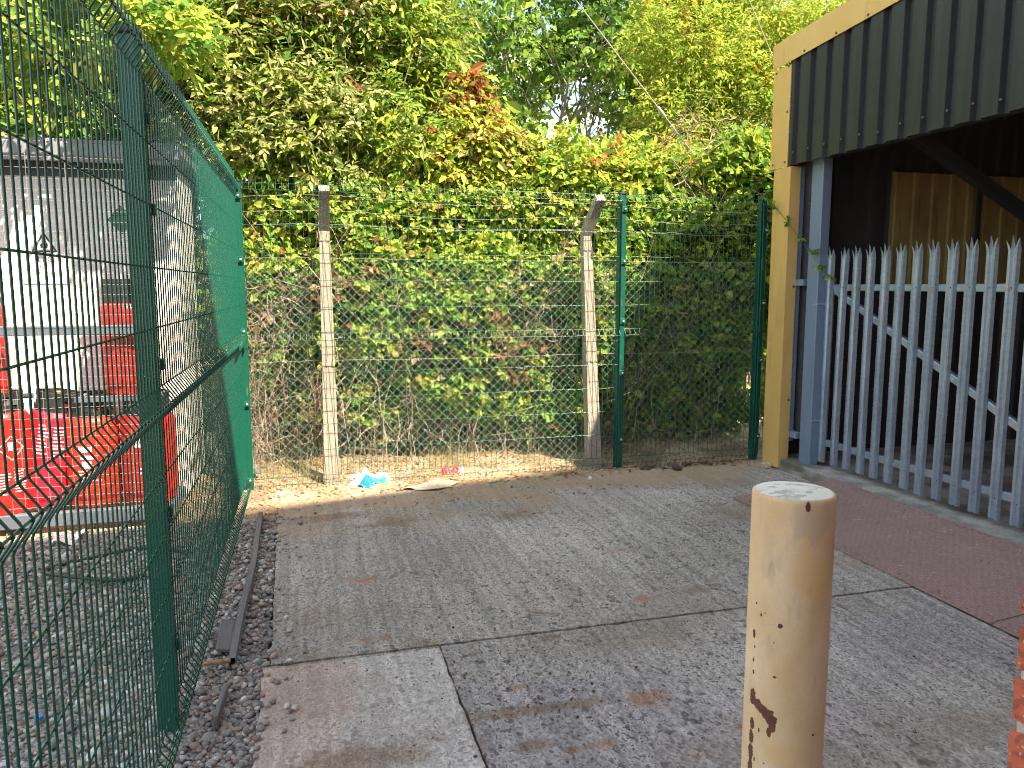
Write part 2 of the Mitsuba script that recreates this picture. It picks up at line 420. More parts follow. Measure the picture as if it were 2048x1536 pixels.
scene["m_leaf"] = {"type": "principledthin", "base_color": VC, "roughness": 0.42, "diff_trans": 0.8, "spec_trans": 0.0, "eta": 1.4}
scene["m_bark"] = two({"type": "principled", "base_color": VC, "roughness": 0.9, "specular": 0.2})
scene["m_white_sheet"] = two({"type": "principled", "base_color": proc(lambda p, n, uv: mi.Color3f(0.74, 0.74, 0.73) * (0.9 + 0.12 * fbm(p.x * 4, p.y * 4, p.z * 1.5, 4))), "roughness": 0.5})
scene["m_grey_sheet"] = paint((0.22, 0.23, 0.26), 0.4)
scene["m_red"] = two({"type": "principled", "base_color": proc(lambda p, n, uv: mi.Color3f(0.58, 0.020, 0.016) * (0.86 + 0.28 * fbm(p.x * 7, p.y * 7, p.z * 5, 3))), "roughness": 0.38, "specular": 0.5})
scene["m_orange_red"] = two({"type": "principled", "base_color": proc(lambda p, n, uv: mi.Color3f(0.64, 0.032, 0.014) * (0.86 + 0.28 * fbm(p.x * 7, p.y * 7, p.z * 5, 3))), "roughness": 0.38, "specular": 0.5})
scene["m_crimson"] = two({"type": "principled", "base_color": proc(lambda p, n, uv: mi.Color3f(0.50, 0.018, 0.04) * (0.86 + 0.28 * fbm(p.x * 7, p.y * 7, p.z * 5, 3))), "roughness": 0.4, "specular": 0.5})
scene["m_print"] = paint((0.80, 0.74, 0.72), 0.6)
scene["m_print_black"] = paint((0.03, 0.03, 0.03), 0.6)
scene["m_print_blue"] = paint((0.16, 0.16, 0.45), 0.6)
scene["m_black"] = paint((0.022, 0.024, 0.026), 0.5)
scene["m_brass"] = paint((0.55, 0.42, 0.18), 0.35, metallic=0.8)
scene["m_bag_white"] = paint((0.78, 0.78, 0.77), 0.45)
scene["m_bag_blue"] = paint((0.02, 0.20, 0.52), 0.4)
scene["m_bag_green"] = paint((0.04, 0.42, 0.25), 0.4)
scene["m_wrapper"] = paint((0.55, 0.025, 0.05), 0.4)
scene["m_sack"] = paint((0.52, 0.44, 0.32), 0.7)
scene["m_wood"] = two({"type": "principled", "base_color": proc(lambda p, n, uv: mix((0.20, 0.13, 0.07), (0.42, 0.30, 0.18), noise(p.x * 60, p.y * 12, p.z * 90))), "roughness": 0.85})
scene["m_edging"] = two({"type": "principled", "base_color": proc(lambda p, n, uv: mix((0.085, 0.082, 0.082), (0.20, 0.19, 0.185), fbm(p.x * 30, p.y * 3, p.z * 40, 4))), "roughness": 0.8})

# ----------------------------------------------------------------- the setting: ground, yard, gravel
rng = np.random.default_rng(11)


def jitter_poly(corners, step, amp, seed):
    r = np.random.default_rng(seed)
    pts = []
    for a, b in zip(corners, corners[1:] + corners[:1]):
        a, b = np.array(a, float), np.array(b, float)
        n = max(2, int(np.linalg.norm(b - a) / step))
        nrm = np.array([b[1] - a[1], a[0] - b[0]]) / np.linalg.norm(b - a)
        for k in range(n):
            w = 0 if k == 0 else r.normal(0, amp) + (r.random() < 0.1) * r.uniform(-3, 0) * amp
            pts.append(a + (b - a) * k / n + nrm * w)
    return Polygon(pts).buffer(0)


ground = structure("ground", "bare earth around and under the yard")
put(ground, None, heightfield(np.linspace(-90, 90, 25), np.linspace(-60, 120, 25), lambda X, Y: X * 0 - 0.13), "m_soil")

yard = structure("concrete_yard", "worn grey concrete yard in three bays, stained with brown earth")
bays = [([(-0.17, 3.262), (3.125, 3.262), (3.125, 5.05), (4.30, 5.05), (4.30, 6.02), (2.6, 6.10), (1.2, 5.98), (0.2, 5.86), (-0.20, 5.72)], "far bay of ribbed grey concrete, brown with washed earth along its far edge"),
        ([(-0.22, -6.0), (0.5515, -6.0), (0.5515, 3.250), (-0.20, 3.249)], "paler pinkish concrete bay in the near left"),
        ([(0.5605, -6.0), (3.125, -6.0), (3.125, 3.251), (0.5605, 3.251)], "near bay of grey speckled concrete around the bollard")]
for k, (c, lab) in enumerate(bays):
    m = trimesh.creation.extrude_polygon(jitter_poly(c, 0.05, 0.0022, 40 + k), 0.12, engine="earcut")
    m.apply_translation([0, 0, -0.12 - 0.002 * k])
    put(yard, "slab", m, "m_concrete", label=lab)

# earth filling the joints, and the strip of earth along the fences
verge = structure("earth_verge", "dry brown earth and grit along the foot of the back fence")


def verge_z(X, Y):
    edge = np.clip((Y - (5.62 + 0.10 * np.clip(X, -1, 4))) / 0.45, 0, 1)
    bump = 0.05 * (N3(X, Y, 2.2, 2) - 0.5) + 0.03 * (N3(X, Y, 9, 5) - 0.5)
    rise = 0.05 * np.clip((Y - 6.3) / 1.0, 0, 1)
    return -0.035 + 0.055 * edge + bump * np.clip((Y - 5.6) / 0.5, 0.12, 1) + rise


put(verge, None, heightfield(np.linspace(-3.4, 4.25, 190), np.linspace(5.45, 9.5, 110), verge_z), "m_soil", smooth=True)
put(yard, "joint_filling", box([-0.2, -6, -0.11], [3.1, 3.30, -0.016]), "m_joint")

gravel = structure("gravel_bed", "bed of mixed grey, brown and white gravel on the left")


def gravel_z(X, Y):
    z = -0.030 + 0.03 * (N3(X, Y, 1.6, 8) - 0.5) + 0.016 * (N3(X, Y, 7, 9) - 0.5)
    return z + 0.012 * np.clip((-0.35 - X) / 0.15, 0, 1) - 0.028 * np.clip((Y - 5.3) / 0.4, 0, 1)


put(gravel, None, heightfield(np.linspace(-5.0, -0.19, 100), np.linspace(-1.0, 5.75, 130), gravel_z), "m_grit", smooth=True)


def stones(XY, zf, size, seed, sub=1, flat=(0.55, 0.8)):
    """Rounded uneven stones lying at XY: one mesh with a colour per stone."""
    r = np.random.default_rng(seed)
    ico = trimesh.creation.icosphere(subdivisions=sub)
    n, v0 = len(XY), np.array(ico.vertices)
    v0 = v0[None] * (1 + 0.22 * (meshkit.fbm(v0[None] * 1.3 + r.uniform(0, 60, (n, 1, 3)), 2) - 0.5) * 2)[..., None]
    s = size * np.exp(np.clip(r.normal(0, 0.33, (n, 1, 1)), -0.8, 0.75))
    v = v0 * s * np.stack([r.uniform(0.9, 1.35, n), r.uniform(0.75, 1.05, n), r.uniform(*flat, n)], -1)[:, None]
    a, tx = r.uniform(0, 6.283, n), r.normal(0, 0.35, n)
    ca, sa, ct, st = np.cos(a)[:, None], np.sin(a)[:, None], np.cos(tx)[:, None], np.sin(tx)[:, None]
    y1, z1 = v[..., 1] * ct - v[..., 2] * st, v[..., 1] * st + v[..., 2] * ct
    v = np.stack([v[..., 0] * ca - y1 * sa, v[..., 0] * sa + y1 * ca, z1], -1)
    v += np.stack([XY[:, 0], XY[:, 1], zf(XY[:, 0], XY[:, 1]) + s[:, 0, 0] * r.uniform(0.0, 0.7, n)], -1)[:, None]
    pal = np.array([(0.23, 0.215, 0.20), (0.31, 0.29, 0.265), (0.17, 0.165, 0.165), (0.29, 0.215, 0.17), (0.36, 0.27, 0.20), (0.255, 0.17, 0.145), (0.44, 0.42, 0.39), (0.56, 0.54, 0.50), (0.20, 0.215, 0.205)])
    c = pal[r.choice(len(pal), n, p=[.25, .21, .14, .09, .08, .04, .10, .04, .05])] * r.uniform(0.75, 1.2, (n, 1))
    F = (np.array(ico.faces)[None] + (np.arange(n) * len(v0[0]))[:, None, None]).reshape(-1, 3)
    return (v.reshape(-1, 3), F), np.repeat(c, v.shape[1], 0)


def scatter(x0, x1, y0, y1, n, seed, keep=None):
    r = np.random.default_rng(seed)
    P = np.stack([r.uniform(x0, x1, n), r.uniform(y0, y1, n)], -1)
    return P if keep is None else P[keep(P[:, 0], P[:, 1], r)]


def pebbles(part, XY, zf, size, seed, sub, parent, label=None):
    m, c = stones(XY, zf, size, seed, sub)
    put(parent, part, m, "m_stone", smooth=True, color=c, label=label, kind="stuff")


in_view = lambda x, y, r: (x > -0.16 - 0.42 * y) & (x < -0.20 + 0.08 * r.random(len(x)) ** 2)
P = scatter(-1.4, -0.12, 1.6, 2.5, 8500, 5, in_view)
pebbles("pebbles", P, gravel_z, 0.0088, 6, 1, gravel)
P = scatter(-1.8, -0.12, 2.5, 3.4, 10500, 55, in_view)
pebbles("pebbles", P, gravel_z, 0.0092, 56, 0, gravel)
P = scatter(-3.0, -0.12, 3.4, 5.75, 21000, 7, in_view)
pebbles("pebbles", P, gravel_z, 0.0102, 8, 0, gravel)
P = scatter(-2.0, -0.16, 1.6, 5.6, 260, 9, in_view)
pebbles("large_pebbles", P, gravel_z, 0.017, 10, 2, gravel)
# stones kicked over onto the concrete's edge
P = scatter(-0.24, 0.02, 1.8, 5.6, 520, 12, lambda x, y, r: r.random(len(x)) < np.exp(-(x + 0.22) / 0.07))
pebbles("stray_pebbles", P, lambda x, y: x * 0 + 0.002, 0.010, 13, 1, gravel)
P = scatter(-1.0, 4.0, 5.75, 6.9, 1500, 14, lambda x, y, r: r.random(len(x)) < 0.9 - 0.12 * x)
pebbles("grit_stones", P, verge_z, 0.010, 15, 0, verge)

# grit caught on the tread plate
P = np.vstack([scatter(3.14, 3.98, 1.9, 5.0, 260, 25), np.stack([3.135 + np.abs(rng.normal(0, 0.03, 240)), rng.uniform(1.9, 5.03, 240)], -1), np.stack([4.0 - np.abs(rng.normal(0, 0.03, 260)), rng.uniform(1.9, 5.03, 260)], -1)])
m, c = stones(P, lambda x, y: 0.0125 + (x - 3.13) * 0.0968, 0.0034, 26, 0, (0.35, 0.7))
put(yard, "plate_grit", m, "m_crumb", smooth=True, color=c * np.array([0.85, 0.72, 0.60]), kind="stuff")

# crumbs of dark earth and dead leaf lying on the slabs
P = np.vstack([scatter(-0.1, 3.0, 2.0, 5.7, 700, 21), np.stack([rng.normal(0.95, 0.22, 260), rng.normal(2.75, 0.28, 260)], -1), np.stack([rng.normal(0.6, 0.25, 40), rng.normal(2.9, 0.2, 40)], -1),
               scatter(0.0, 2.6, 5.2, 5.9, 160, 22)])
P = P[(P[:, 0] > -0.12) & (P[:, 0] < 3.05) & (P[:, 1] > 1.9)]
m, c = stones(P, lambda x, y: x * 0 + 0.0005, 0.0036, 23, 0, (0.35, 0.7))
put(yard, "crumbs", m, "m_crumb", smooth=True, color=c * np.array([0.42, 0.34, 0.27]), kind="stuff")

# ----------------------------------------------------------------- welded V-mesh fences
ZH = [0.0, 0.05, 0.10, 0.309, 0.514, 0.719, 0.924, 1.129, 1.181, 1.234, 1.439, 1.644, 1.853, 2.062, 2.265, 2.318, 2.37]
FOLD = {0.05, 1.181, 2.318}
PROFILE = [(-0.012, 0.0)] + sum([[(z - 0.060, 0.0), (z - 0.050, 0.004), (z - 0.012, 0.030), (z, 0.036), (z + 0.012, 0.030), (z + 0.050, 0.004), (z + 0.060, 0.0)] for z in (0.05, 1.181, 2.318)], [])[1:] + [(2.415, 0.0)]


def wire_panel(fence, a, b, out, z0, pitch=0.0475, r=0.0027):
    """Vertical and horizontal wires of one folded panel between the plan points a and b, folding towards out."""
    a, b, out = np.array(a, float), np.array(b, float), np.array(out, float)
    L = np.linalg.norm(b - a)
    n = int(round(L / pitch))
    prof = np.array(PROFILE)
    base = a + (b - a) * (np.linspace(0, 1, n + 1)[:, None])
    jit = np.random.default_rng(17).normal(0, 0.0016, (n + 1, 1))
    base = base + (b - a) / L * jit
    P = np.zeros((n + 1, len(prof), 3))
    P[..., :2] = base[:, None] + out * prof[None, :, 1:2]
    P[..., 2] = prof[None, :, 0] + z0
    P[..., :2] += ((b - a) / L) * (np.random.default_rng(18).normal(0, 0.0009, (n + 1, 1)) * (P[..., 2] - 1.2))[..., None]
    put(fence, "vertical_wires", tubes(P, r, 6), "m_green_wire", smooth=True, kind="stuff")
    H = []
    for z in ZH:
        o = out * ((0.036 if z in FOLD else 0.0) - 2 * r + 0.0006)
        H.append([np.append(a + o, z + z0), np.append((a + b) / 2 + o, z + z0), np.append(b + o, z + z0)])
    put(fence, "horizontal_wires", tubes(H, r * 1.12, 6), "m_green_wire", smooth=True, kind="stuff")


def fence_post(fence, x, y, z1, w=0.06, d=0.06):
    p = put(fence, "post", box([x - w / 2, y - d / 2, -0.12], [x + w / 2, y + d / 2, z1], 0.004), "m_green")
    put(p, "cap", box([x - w / 2 - 0.003, y - d / 2 - 0.003, z1], [x + w / 2 + 0.003, y + d / 2 + 0.003, z1 + 0.022], 0.006), "m_black")
    return p


def lx(y):
    return -0.505 + 0.011 * y


left = thing("green_mesh_fence", "dark green welded mesh fence with folded wires running along the gravel on the left", "fence")
wire_panel(left, (lx(-0.55), -0.55), (lx(2.84), 2.84), (1, 0), 0.02)
wire_panel(left, (lx(2.885), 2.885), (lx(6.17), 6.17), (1, 0), 0.02)
p = fence_post(left, lx(2.86) - 0.040, 2.885, 2.415, 0.066, 0.066)
for z in (0.30, 0.80, 1.33, 1.86, 2.16):
    c = put(p, "clip", box([lx(2.9) - 0.004, 2.895, z - 0.02], [lx(2.9) + 0.011, 2.935, z + 0.02], 0.004), "m_green")
pc = fence_post(left, -0.425, 6.235, 2.37, 0.06, 0.06)
put(pc, "clamp_bar", box([-0.452, 6.190, 0.06], [-0.404, 6.2035, 2.33], 0.003), "m_green")
for z in (0.10, 0.70, 1.26, 1.80, 2.27):
    put(pc, "clamp", box([-0.458, 6.170, z - 0.022], [-0.392, 6.1895, z + 0.022], 0.004), "m_green")
    put(pc, "bolt", bolt([-0.415, 6.170, z], [0, -1, 0], 0.011, 0.010), "m_zinc", smooth=True)
put(pc, "bracket", cat(beam([lx(5.5) + 0.045, 5.5, 1.185], [-0.415, 6.16, 1.19], 0.012, 0.03), box([-0.44, 6.10, 1.14], [-0.40, 6.165, 1.24], 0.003)), "m_green")
put(pc, "top_tie", tubes([[[-0.44 + 0.02 * math.sin(k * 1.9), 6.18 + 0.015 * math.cos(k * 2.3), 2.29 + 0.022 * k] for k in range(7)]], 0.006, 6), "m_black", smooth=True)

back = thing("green_mesh_fence", "green welded mesh fence across the back, its right end in deep shade", "fence")
BYF = 6.20
wire_panel(back, (-0.385, BYF), (2.665, BYF), (0, -1), 0.0, r=0.0022)
wire_panel(back, (2.715, BYF), (4.03, BYF), (0, -1), 0.0, r=0.0022)
for x, y in ((2.69, BYF + 0.040), (4.06, BYF + 0.040)):
    p = fence_post(back, x, y, 2.375 if x < 3 else 2.41)
    put(p, "clamp_bar", box([x - 0.021, BYF - 0.017, 0.05], [x + 0.021, BYF - 0.006, 2.33], 0.003), "m_green")
    for z in ((0.26, 0.85, 1.30, 1.81, 2.25) if x < 3 else (0.22, 0.93, 1.45, 2.10)):
        put(p, "clamp", box([x - 0.027, BYF - 0.031, z - 0.024], [x + 0.027, BYF - 0.0175, z + 0.024], 0.004), "m_green")
        put(p, "bolt", bolt([x + 0.004, BYF - 0.031, z], [0, -1, 0], 0.011, 0.010), "m_zinc", smooth=True)

# ----------------------------------------------------------------- chain-link fence on cranked concrete posts
chain = thing("chain_link_fence", "old chain link fence on cranked concrete posts behind the green mesh", "fence")


def crank_post(x0, x1, lean_y, arm):
    """A tapering concrete post leaning back, its arm cranked towards the yard."""
    rows = []
    for z in np.linspace(-0.2, 2.06, 9):
        f = (z + 0.2) / 2.26
        w, cx, cy = 0.121 - 0.040 * f, x0 + (x1 - x0) * f, BYF + 0.085 + lean_y * max(z, 0)
        rows.append((cx, cy, z, w, w))
    top = rows[-1]
    rings = [[(cx + sx * w / 2, cy + sy * d / 2, z) for sx, sy in ((-1, -1), (1, -1), (1, 1), (-1, 1))] for cx, cy, z, w, d in rows]
    ax, ay, az = arm
    w = top[3]
    # the arm: the same section carried along the crank, its end cut square to it
    rings[-1] = [(top[0] + sx * w / 2, top[1] + sy * w / 2, top[2] + (0.03 if sy > 0 else -0.02)) for sx, sy in ((-1, -1), (1, -1), (1, 1), (-1, 1))]
    for f in (0.5, 1.0):
        rings.append([(top[0] + ax * f + sx * w / 2, top[1] + ay * f + sy * w * 0.36, top[2] + az * f + (0.03 if sy > 0 else -0.02)) for sx, sy in ((-1, -1), (1, -1), (1, 1), (-1, 1))])
    V = np.array(rings).reshape(-1, 3)
    F = []
    for i in range(len(rings) - 1):
        for k in range(4):
            F.append([i * 4 + k, i * 4 + (k + 1) % 4, i * 4 + 4 + (k + 1) % 4, i * 4 + 4 + k])
    n = len(V)
    F += [[0, 3, 2, 1], [n - 4, n - 3, n - 2, n - 1]]
    return cat((V, np.array(F)))


put(chain, "concrete_post", crank_post(0.205, 0.211, 0.085, (0.0, -0.22, 0.29)), "m_concrete_post", label="upright concrete post near the left end, its cranked top pointing at the yard")
put(chain, "concrete_post", crank_post(2.480, 2.465, 0.105, (0.055, -0.20, 0.29)), "m_concrete_post", label="leaning concrete post close to the green steel post")


def netting(x0, x1, z0, z1, step=0.076):
    P, m = [], 14
    H = z1 - z0
    run = H * 1.04
    for s in (1, -1):
        for k in np.arange(x0 - (run if s > 0 else 0), x1 + (0 if s > 0 else run), step):
            t = np.linspace(0, 1, m)
            x = k + s * run * t
            z = z0 + H * t
            ok = (x >= x0 - 0.01) & (x <= x1 + 0.01)
            if ok.sum() < 2:
                continue
            ta, tb = t[ok][0], t[ok][-1]
            t = np.linspace(ta, tb, m)
            x, z = k + s * run * t, z0 + H * t
            wob = 0.035 * (N3(x, z, 1.1, 31) - 0.5) + 0.012 * (N3(x, z, 6, 32) - 0.5)
            y = BYF + 0.155 + 0.09 * z + 0.10 * (N3(x, z, 1.3, 33) - 0.5) + s * 0.002
            P.append(np.stack([x + wob, y, z + wob * 0.8], -1))
    return tubes(np.array(P), 0.0016, 4, caps=False)


put(chain, "netting", netting(-2.6, 4.3, 0.03, 1.825), "m_pvc_wire", smooth=True, kind="stuff")
W = []
for z, dy, sag in ((1.83, 0.0, 0.012), (1.0, 0.0, 0.01), (2.10, -0.02, 0.03), (2.20, -0.11, 0.045), (2.31, -0.20, 0.05)):
    xs = np.linspace(-2.4, 4.25, 28)
    W.append(np.stack([xs, BYF + 0.15 + 0.09 * min(z, 2.06) + dy + xs * 0, z - sag * np.sin((xs - 0.2) / 2.26 * np.pi) ** 2], -1))
put(chain, "line_wires", tubes(np.array(W), 0.0015, 4), "m_galv_wire", kind="stuff")

# ----------------------------------------------------------------- metal shelter on the right
shelter = thing("metal_shelter", "open fronted metal clad shelter with yellow corner and verge trim on the right", "shelter")
FX, Y1 = 4.0, 6.10            # its front plane and its far end
S = 0.061                     # the roof rises towards the viewer


def roof_line(y):
    return 3.62 - S * (y - 6.05)


def trapezoid(a, b, pitch, depth, flat, start):
    """Plan polyline (along, out) of a ribbed sheet."""
    pts, y = [], a
    k = math.floor((a - start) / pitch) - 1
    while True:
        s = start + k * pitch
        for dy, o in ((0, 0), (flat, 0), (flat + 0.016, depth), (pitch - 0.016, depth)):
            if a <= s + dy <= b:
                pts.append((s + dy, o))
        if s > b:
            break
        k += 1
    def at(q):
        d = (q - start) % pitch
        return 0.0 if d <= flat else depth * min((d - flat) / 0.016, 1.0, (pitch - d) / 0.016 if d > pitch - 0.016 else 1.0)
    return [(a, at(a))] + [q for q in pts if a + 1e-4 < q[0] < b - 1e-4] + [(b, at(b))]


# gable sheets over the opening, one sheet a metre wide after another
for j, (ya, yb) in enumerate(((4.69, 5.795), (3.696, 4.692), (2.704, 3.698), (1.711, 2.706), (0.5, 1.713))):
    prof = trapezoid(ya, yb, 0.1985, 0.034, 0.118, 5.735 - 0.1985 * 30 + 0.02)
    m = sheet_from_profile([(FX + o + 0.0015 * (j % 2), y) for y, o in prof], 0.004, 2.607, 3.9)
    v = np.array(m.vertices)
    top = v[:, 2] > 3.5
    v[top, 2] = roof_line(v[top, 1]) - 0.10
    m.vertices = v
    k = put(shelter, "cladding_sheet", m, "m_cladding")
    for y, o in prof[::4]:
        yy = y + 0.06
        if ya + 0.05 < yy < yb - 0.03 and j < 3:
            put(k, "screw", bolt([FX - 0.002 + 0.004 * (j % 2), yy, 2.685 + 0.02 * (int(yy * 40) % 2)], [-1, 0, 0], 0.010, 0.007), "m_screw", smooth=True)


def angle_trim(pts, th=0.004):
    return LineString(pts).buffer(th / 2, cap_style=2, join_style=2)


tr = put(shelter, "corner_trim", cat(sheet_from_profile([(FX + 0.02, 6.035), (FX - 0.006, 6.035), (FX - 0.006, 5.80), (FX + 0.05, 5.795)], 0.005, 2.60, 3.425)), "m_yellow", label="upper length of the yellow corner trim")
tr2 = put(shelter, "corner_trim", cat(sheet_from_profile([(FX + 0.02, 5.985), (FX, 5.985), (FX, 5.755), (FX + 0.095, 5.755), (FX + 0.095, 5.80)], 0.005, 0.02, 2.597)), "m_yellow", label="lower length of the yellow corner trim, down to the kerb")
for z, y in ((3.40, 6.0), (3.42, 5.83), (2.64, 6.0), (2.64, 5.83), (3.05, 5.825)):
    put(tr, "screw", bolt([FX - 0.0085, y, z], [-1, 0, 0], 0.010, 0.008), "m_screw", smooth=True)
for z in (0.62, 1.60):
    put(tr2, "screw", bolt([FX + 0.075, 5.7525, z], [0, -1, 0], 0.010, 0.008), "m_screw", smooth=True)
vt = put(shelter, "verge_trim", cat(beam([FX - 0.012, 6.05, roof_line(6.05) - 0.085], [FX - 0.012, 0.4, roof_line(0.4) - 0.085], 0.006, 0.20), beam([FX + 0.05, 6.05, roof_line(6.05) + 0.0155], [FX + 0.05, 0.4, roof_line(0.4) + 0.0155], 0.13, 0.005)), "m_yellow", label="yellow verge trim rising along the roof edge")
for y in (5.62, 5.24, 4.90, 4.5, 4.1, 3.7):
    put(vt, "screw", bolt([FX - 0.015, y, roof_line(y) - 0.165], [-1, 0, 0], 0.010, 0.008), "m_screw", smooth=True)

# roof, end wall, back wall, floor
prof = trapezoid(FX + 0.12, 7.6, 0.2, 0.03, 0.13, 4.0)
rm = trimesh.creation.extrude_polygon(LineString([(x, o) for x, o in prof]).buffer(0.003, cap_style=2, join_style=2), 5.9, engine="earcut")
rm.apply_transform(np.array([[1, 0, 0, 0], [0, 0, -1, 6.05], [0, 1, 0, 0], [0, 0, 0, 1.0]]))
v = np.array(rm.vertices)
v[:, 2] += roof_line(v[:, 1]) - 0.035
rm.vertices = v
if rm.volume < 0:
    rm.invert()
put(shelter, "roof", rm, "m_cladding")
for j, (xa, xb) in enumerate(((4.12, 5.19), (5.17, 6.2), (6.18, 7.5))):
    prof = trapezoid(xa, xb, 0.2, -0.034, 0.12, 4.05)
    put(shelter, "end_sheet", sheet_from_profile([(x, 5.985 + o + 0.005 * (j % 2)) for x, o in prof], 0.004, 0.04, 3.55), "m_inside")
prof = trapezoid(0.3, 5.94, 0.2, 0.034, 0.12, 0.0)
put(shelter, "rear_sheet", sheet_from_profile([(7.50 + o, y) for y, o in prof], 0.004, 0.04, 3.55), "m_inside")
put(shelter, "floor_slab", box([4.17, 0.3, -0.1], [7.6, 5.94, 0.094]), "m_plinth")
prof = trapezoid(5.14, 7.3, 0.2, -0.013, 0.12, 4.05)
put(shelter, "wall_board", sheet_from_profile([(x, 5.895 + o) for x, o in prof], 0.006, 1.60, 2.615), "m_ochre", label="mustard yellow ribbed panel on the end wall")
put(shelter, "wall_strap", box([6.06, 5.84, 1.6], [6.10, 5.862, 2.62]), "m_dark_steel")
# frame
cl = put(shelter, "column", box([4.115, 5.485, 0.085], [4.205, 5.60, 3.45], 0.006), "m_steel_blue", label="blue grey steel column at the gate's hinge side")
put(cl, "flange", box([4.128, 5.601, 0.085], [4.19, 5.645, 3.45], 0.003), "m_steel_blue")
for z in (1.605, 0.29):
    put(shelter, "sheeting_rail", box([4.10, 5.66, z], [4.16, 5.90, z + 0.055], 0.003), "m_steel_blue")
put(shelter, "channel", box([4.10, 5.765, 0.25], [4.15, 5.81, 2.6], 0.003), "m_steel_blue")
put(shelter, "recess_sheet", box([4.175, 5.64, 0.30], [4.185, 5.93, 3.4]), "m_inside")
put(shelter, "brace", beam([4.30, 5.3, 3.06], [6.55, 5.3, 1.95], 0.09, 0.10, c=0.006), "m_dark_steel", label="dark diagonal brace under the roof")
put(shelter, "eaves_beam", box([4.06, 0.4, 2.63], [4.20, 5.95, 2.85], 0.006), "m_dark_steel")
put(shelter, "purlin", cat(*[box([x, 0.4, 3.30], [x + 0.06, 5.93, 3.44]) for x in (4.9, 5.7, 6.5, 7.2)]), "m_dark_steel")
for i, (a, b, c, d) in enumerate(((4.02, 4.17, 2.3, 4.2), (4.021, 4.17, 4.203, 5.05), (4.021, 4.17, 5.053, 6.0))):
    put(shelter, "kerb", box([a, c, -0.12], [b, d, 0.10], 0.012), "m_plinth")

# ----------------------------------------------------------------- palisade gate
gate = thing("palisade_gate", "galvanised steel palisade gate with splayed points across the shelter opening", "gate")
GX = 4.20
YS = np.array([-.039, -.030, -.014, 0.0, .014, .030, .039])
XS = np.array([.012, -.008, -.007, .009, -.007, -.008, .012])


def pale(y, z0, z1, tilt=0.0):
    zs = np.linspace(z0, z1 - 0.115, 6)
    G = np.zeros((6, 7, 3))
    G[..., 0], G[..., 1], G[..., 2] = GX + XS[None], y + YS[None], zs[:, None]
    parts = [ribbon(G, 0.003)]
    t = np.linspace(0, 1, 9)
    for cols, hgt, out_y, out_x in (((0, 1, 2), 0.100, -0.016, -0.010), ((2, 3, 4), 0.115, -0.010, -0.026), ((4, 5, 6), 0.085, 0.022, -0.008)):
        c = list(cols)
        w = 1 - np.clip((t - 0.35) / 0.65, 0, 1) ** 1.2 * 0.94
        my, mx = YS[c].mean(), XS[c].mean()
        P = np.zeros((9, 3, 3))
        P[..., 1] = y + my + (YS[c] - my)[None] * w[:, None] + out_y * (t ** 2.2)[:, None]
        P[..., 0] = GX + mx + (XS[c] - mx)[None] * w[:, None] + out_x * (t ** 2.0)[:, None]
        P[..., 2] = (z1 - 0.115 + hgt * t)[:, None]
        parts.append(ribbon(P, 0.003))
    return cat(*parts)


rp = np.random.default_rng(3)
for k in range(19):
    y = 5.442 - 0.1525 * k + rp.normal(0, 0.003)
    v, f = pale(y, 0.136 + rp.normal(0, 0.002), 1.915 + rp.normal(0, 0.003))
    a = rp.normal(0, 0.004)
    v[:, 1] += (v[:, 2] - 1.0) * a
    v[:, 0] += rp.normal(0, 0.004) * np.clip((v[:, 2] - 1.6) / 0.3, 0, 1) ** 2
    pk = put(gate, "pale", (v, f), "m_galv", smooth=35)
    if k < 14:
        for z in (1.592, 0.27):
            put(pk, "rivet", bolt([GX + 0.004, y, z], [-1, 0, 0], 0.006, 0.004), "m_dark_steel", smooth=True)
put(gate, "rail", box([GX + 0.013, 2.6, 1.565], [GX + 0.058, 5.44, 1.617], 0.004), "m_galv", label="upper rail with rusty patches")
put(gate, "rail", box([GX + 0.013, 2.6, 0.270], [GX + 0.058, 5.50, 0.325], 0.004), "m_galv", label="lower rail")
put(gate, "brace", beam([GX + 0.034, 5.42, 1.575], [GX + 0.034, 2.75, 0.315], 0.040, 0.05, up=(0, 0, 1), c=0.004), "m_galv", label="diagonal brace behind the pales")
put(gate, "stile", box([GX + 0.013, 5.445, 0.2], [GX + 0.055, 5.478, 1.63], 0.004), "m_galv")
for z in (1.455, 0.475):
    h = put(gate, "hinge", cat(box([GX - 0.085, 5.478, z - 0.006], [GX + 0.03, 5.53, z + 0.006], 0.003)), "m_zinc")
    put(h, "pin", lathe([(0.0005, z + 0.006), (0.011, z + 0.006), (0.011, z + 0.045), (0.0005, z + 0.047)], (GX - 0.015, 5.505, 0), 12), "m_zinc")

# ----------------------------------------------------------------- tread plate
def ramp(ya, yb):
    v = np.array([[3.13, ya, 0.012], [4.018, ya, 0.098], [4.018, yb, 0.098], [3.13, yb, 0.012], [3.13, ya, 0.0], [4.018, ya, 0.086], [4.018, yb, 0.086], [3.13, yb, 0.0]])
    f = np.array([[0, 1, 2, 3], [7, 6, 5, 4], [0, 4, 5, 1], [1, 5, 6, 2], [2, 6, 7, 3], [3, 7, 4, 0]])
    return cat((v, f))


rpk = thing("tread_plate_ramp", "rusty brown steel tread plate ramp in front of the palisade gate", "ramp")
put(rpk, "plate", ramp(2.765, 5.045), "m_tread")
put(rpk, "plate", ramp(0.9, 2.758), "m_tread")
put(rpk, "bearer", cat(box([3.5, 0.9, -0.12], [3.56, 5.03, 0.03]), box([3.13, 0.9, -0.13], [4.02, 5.045, -0.06])), "m_soil")

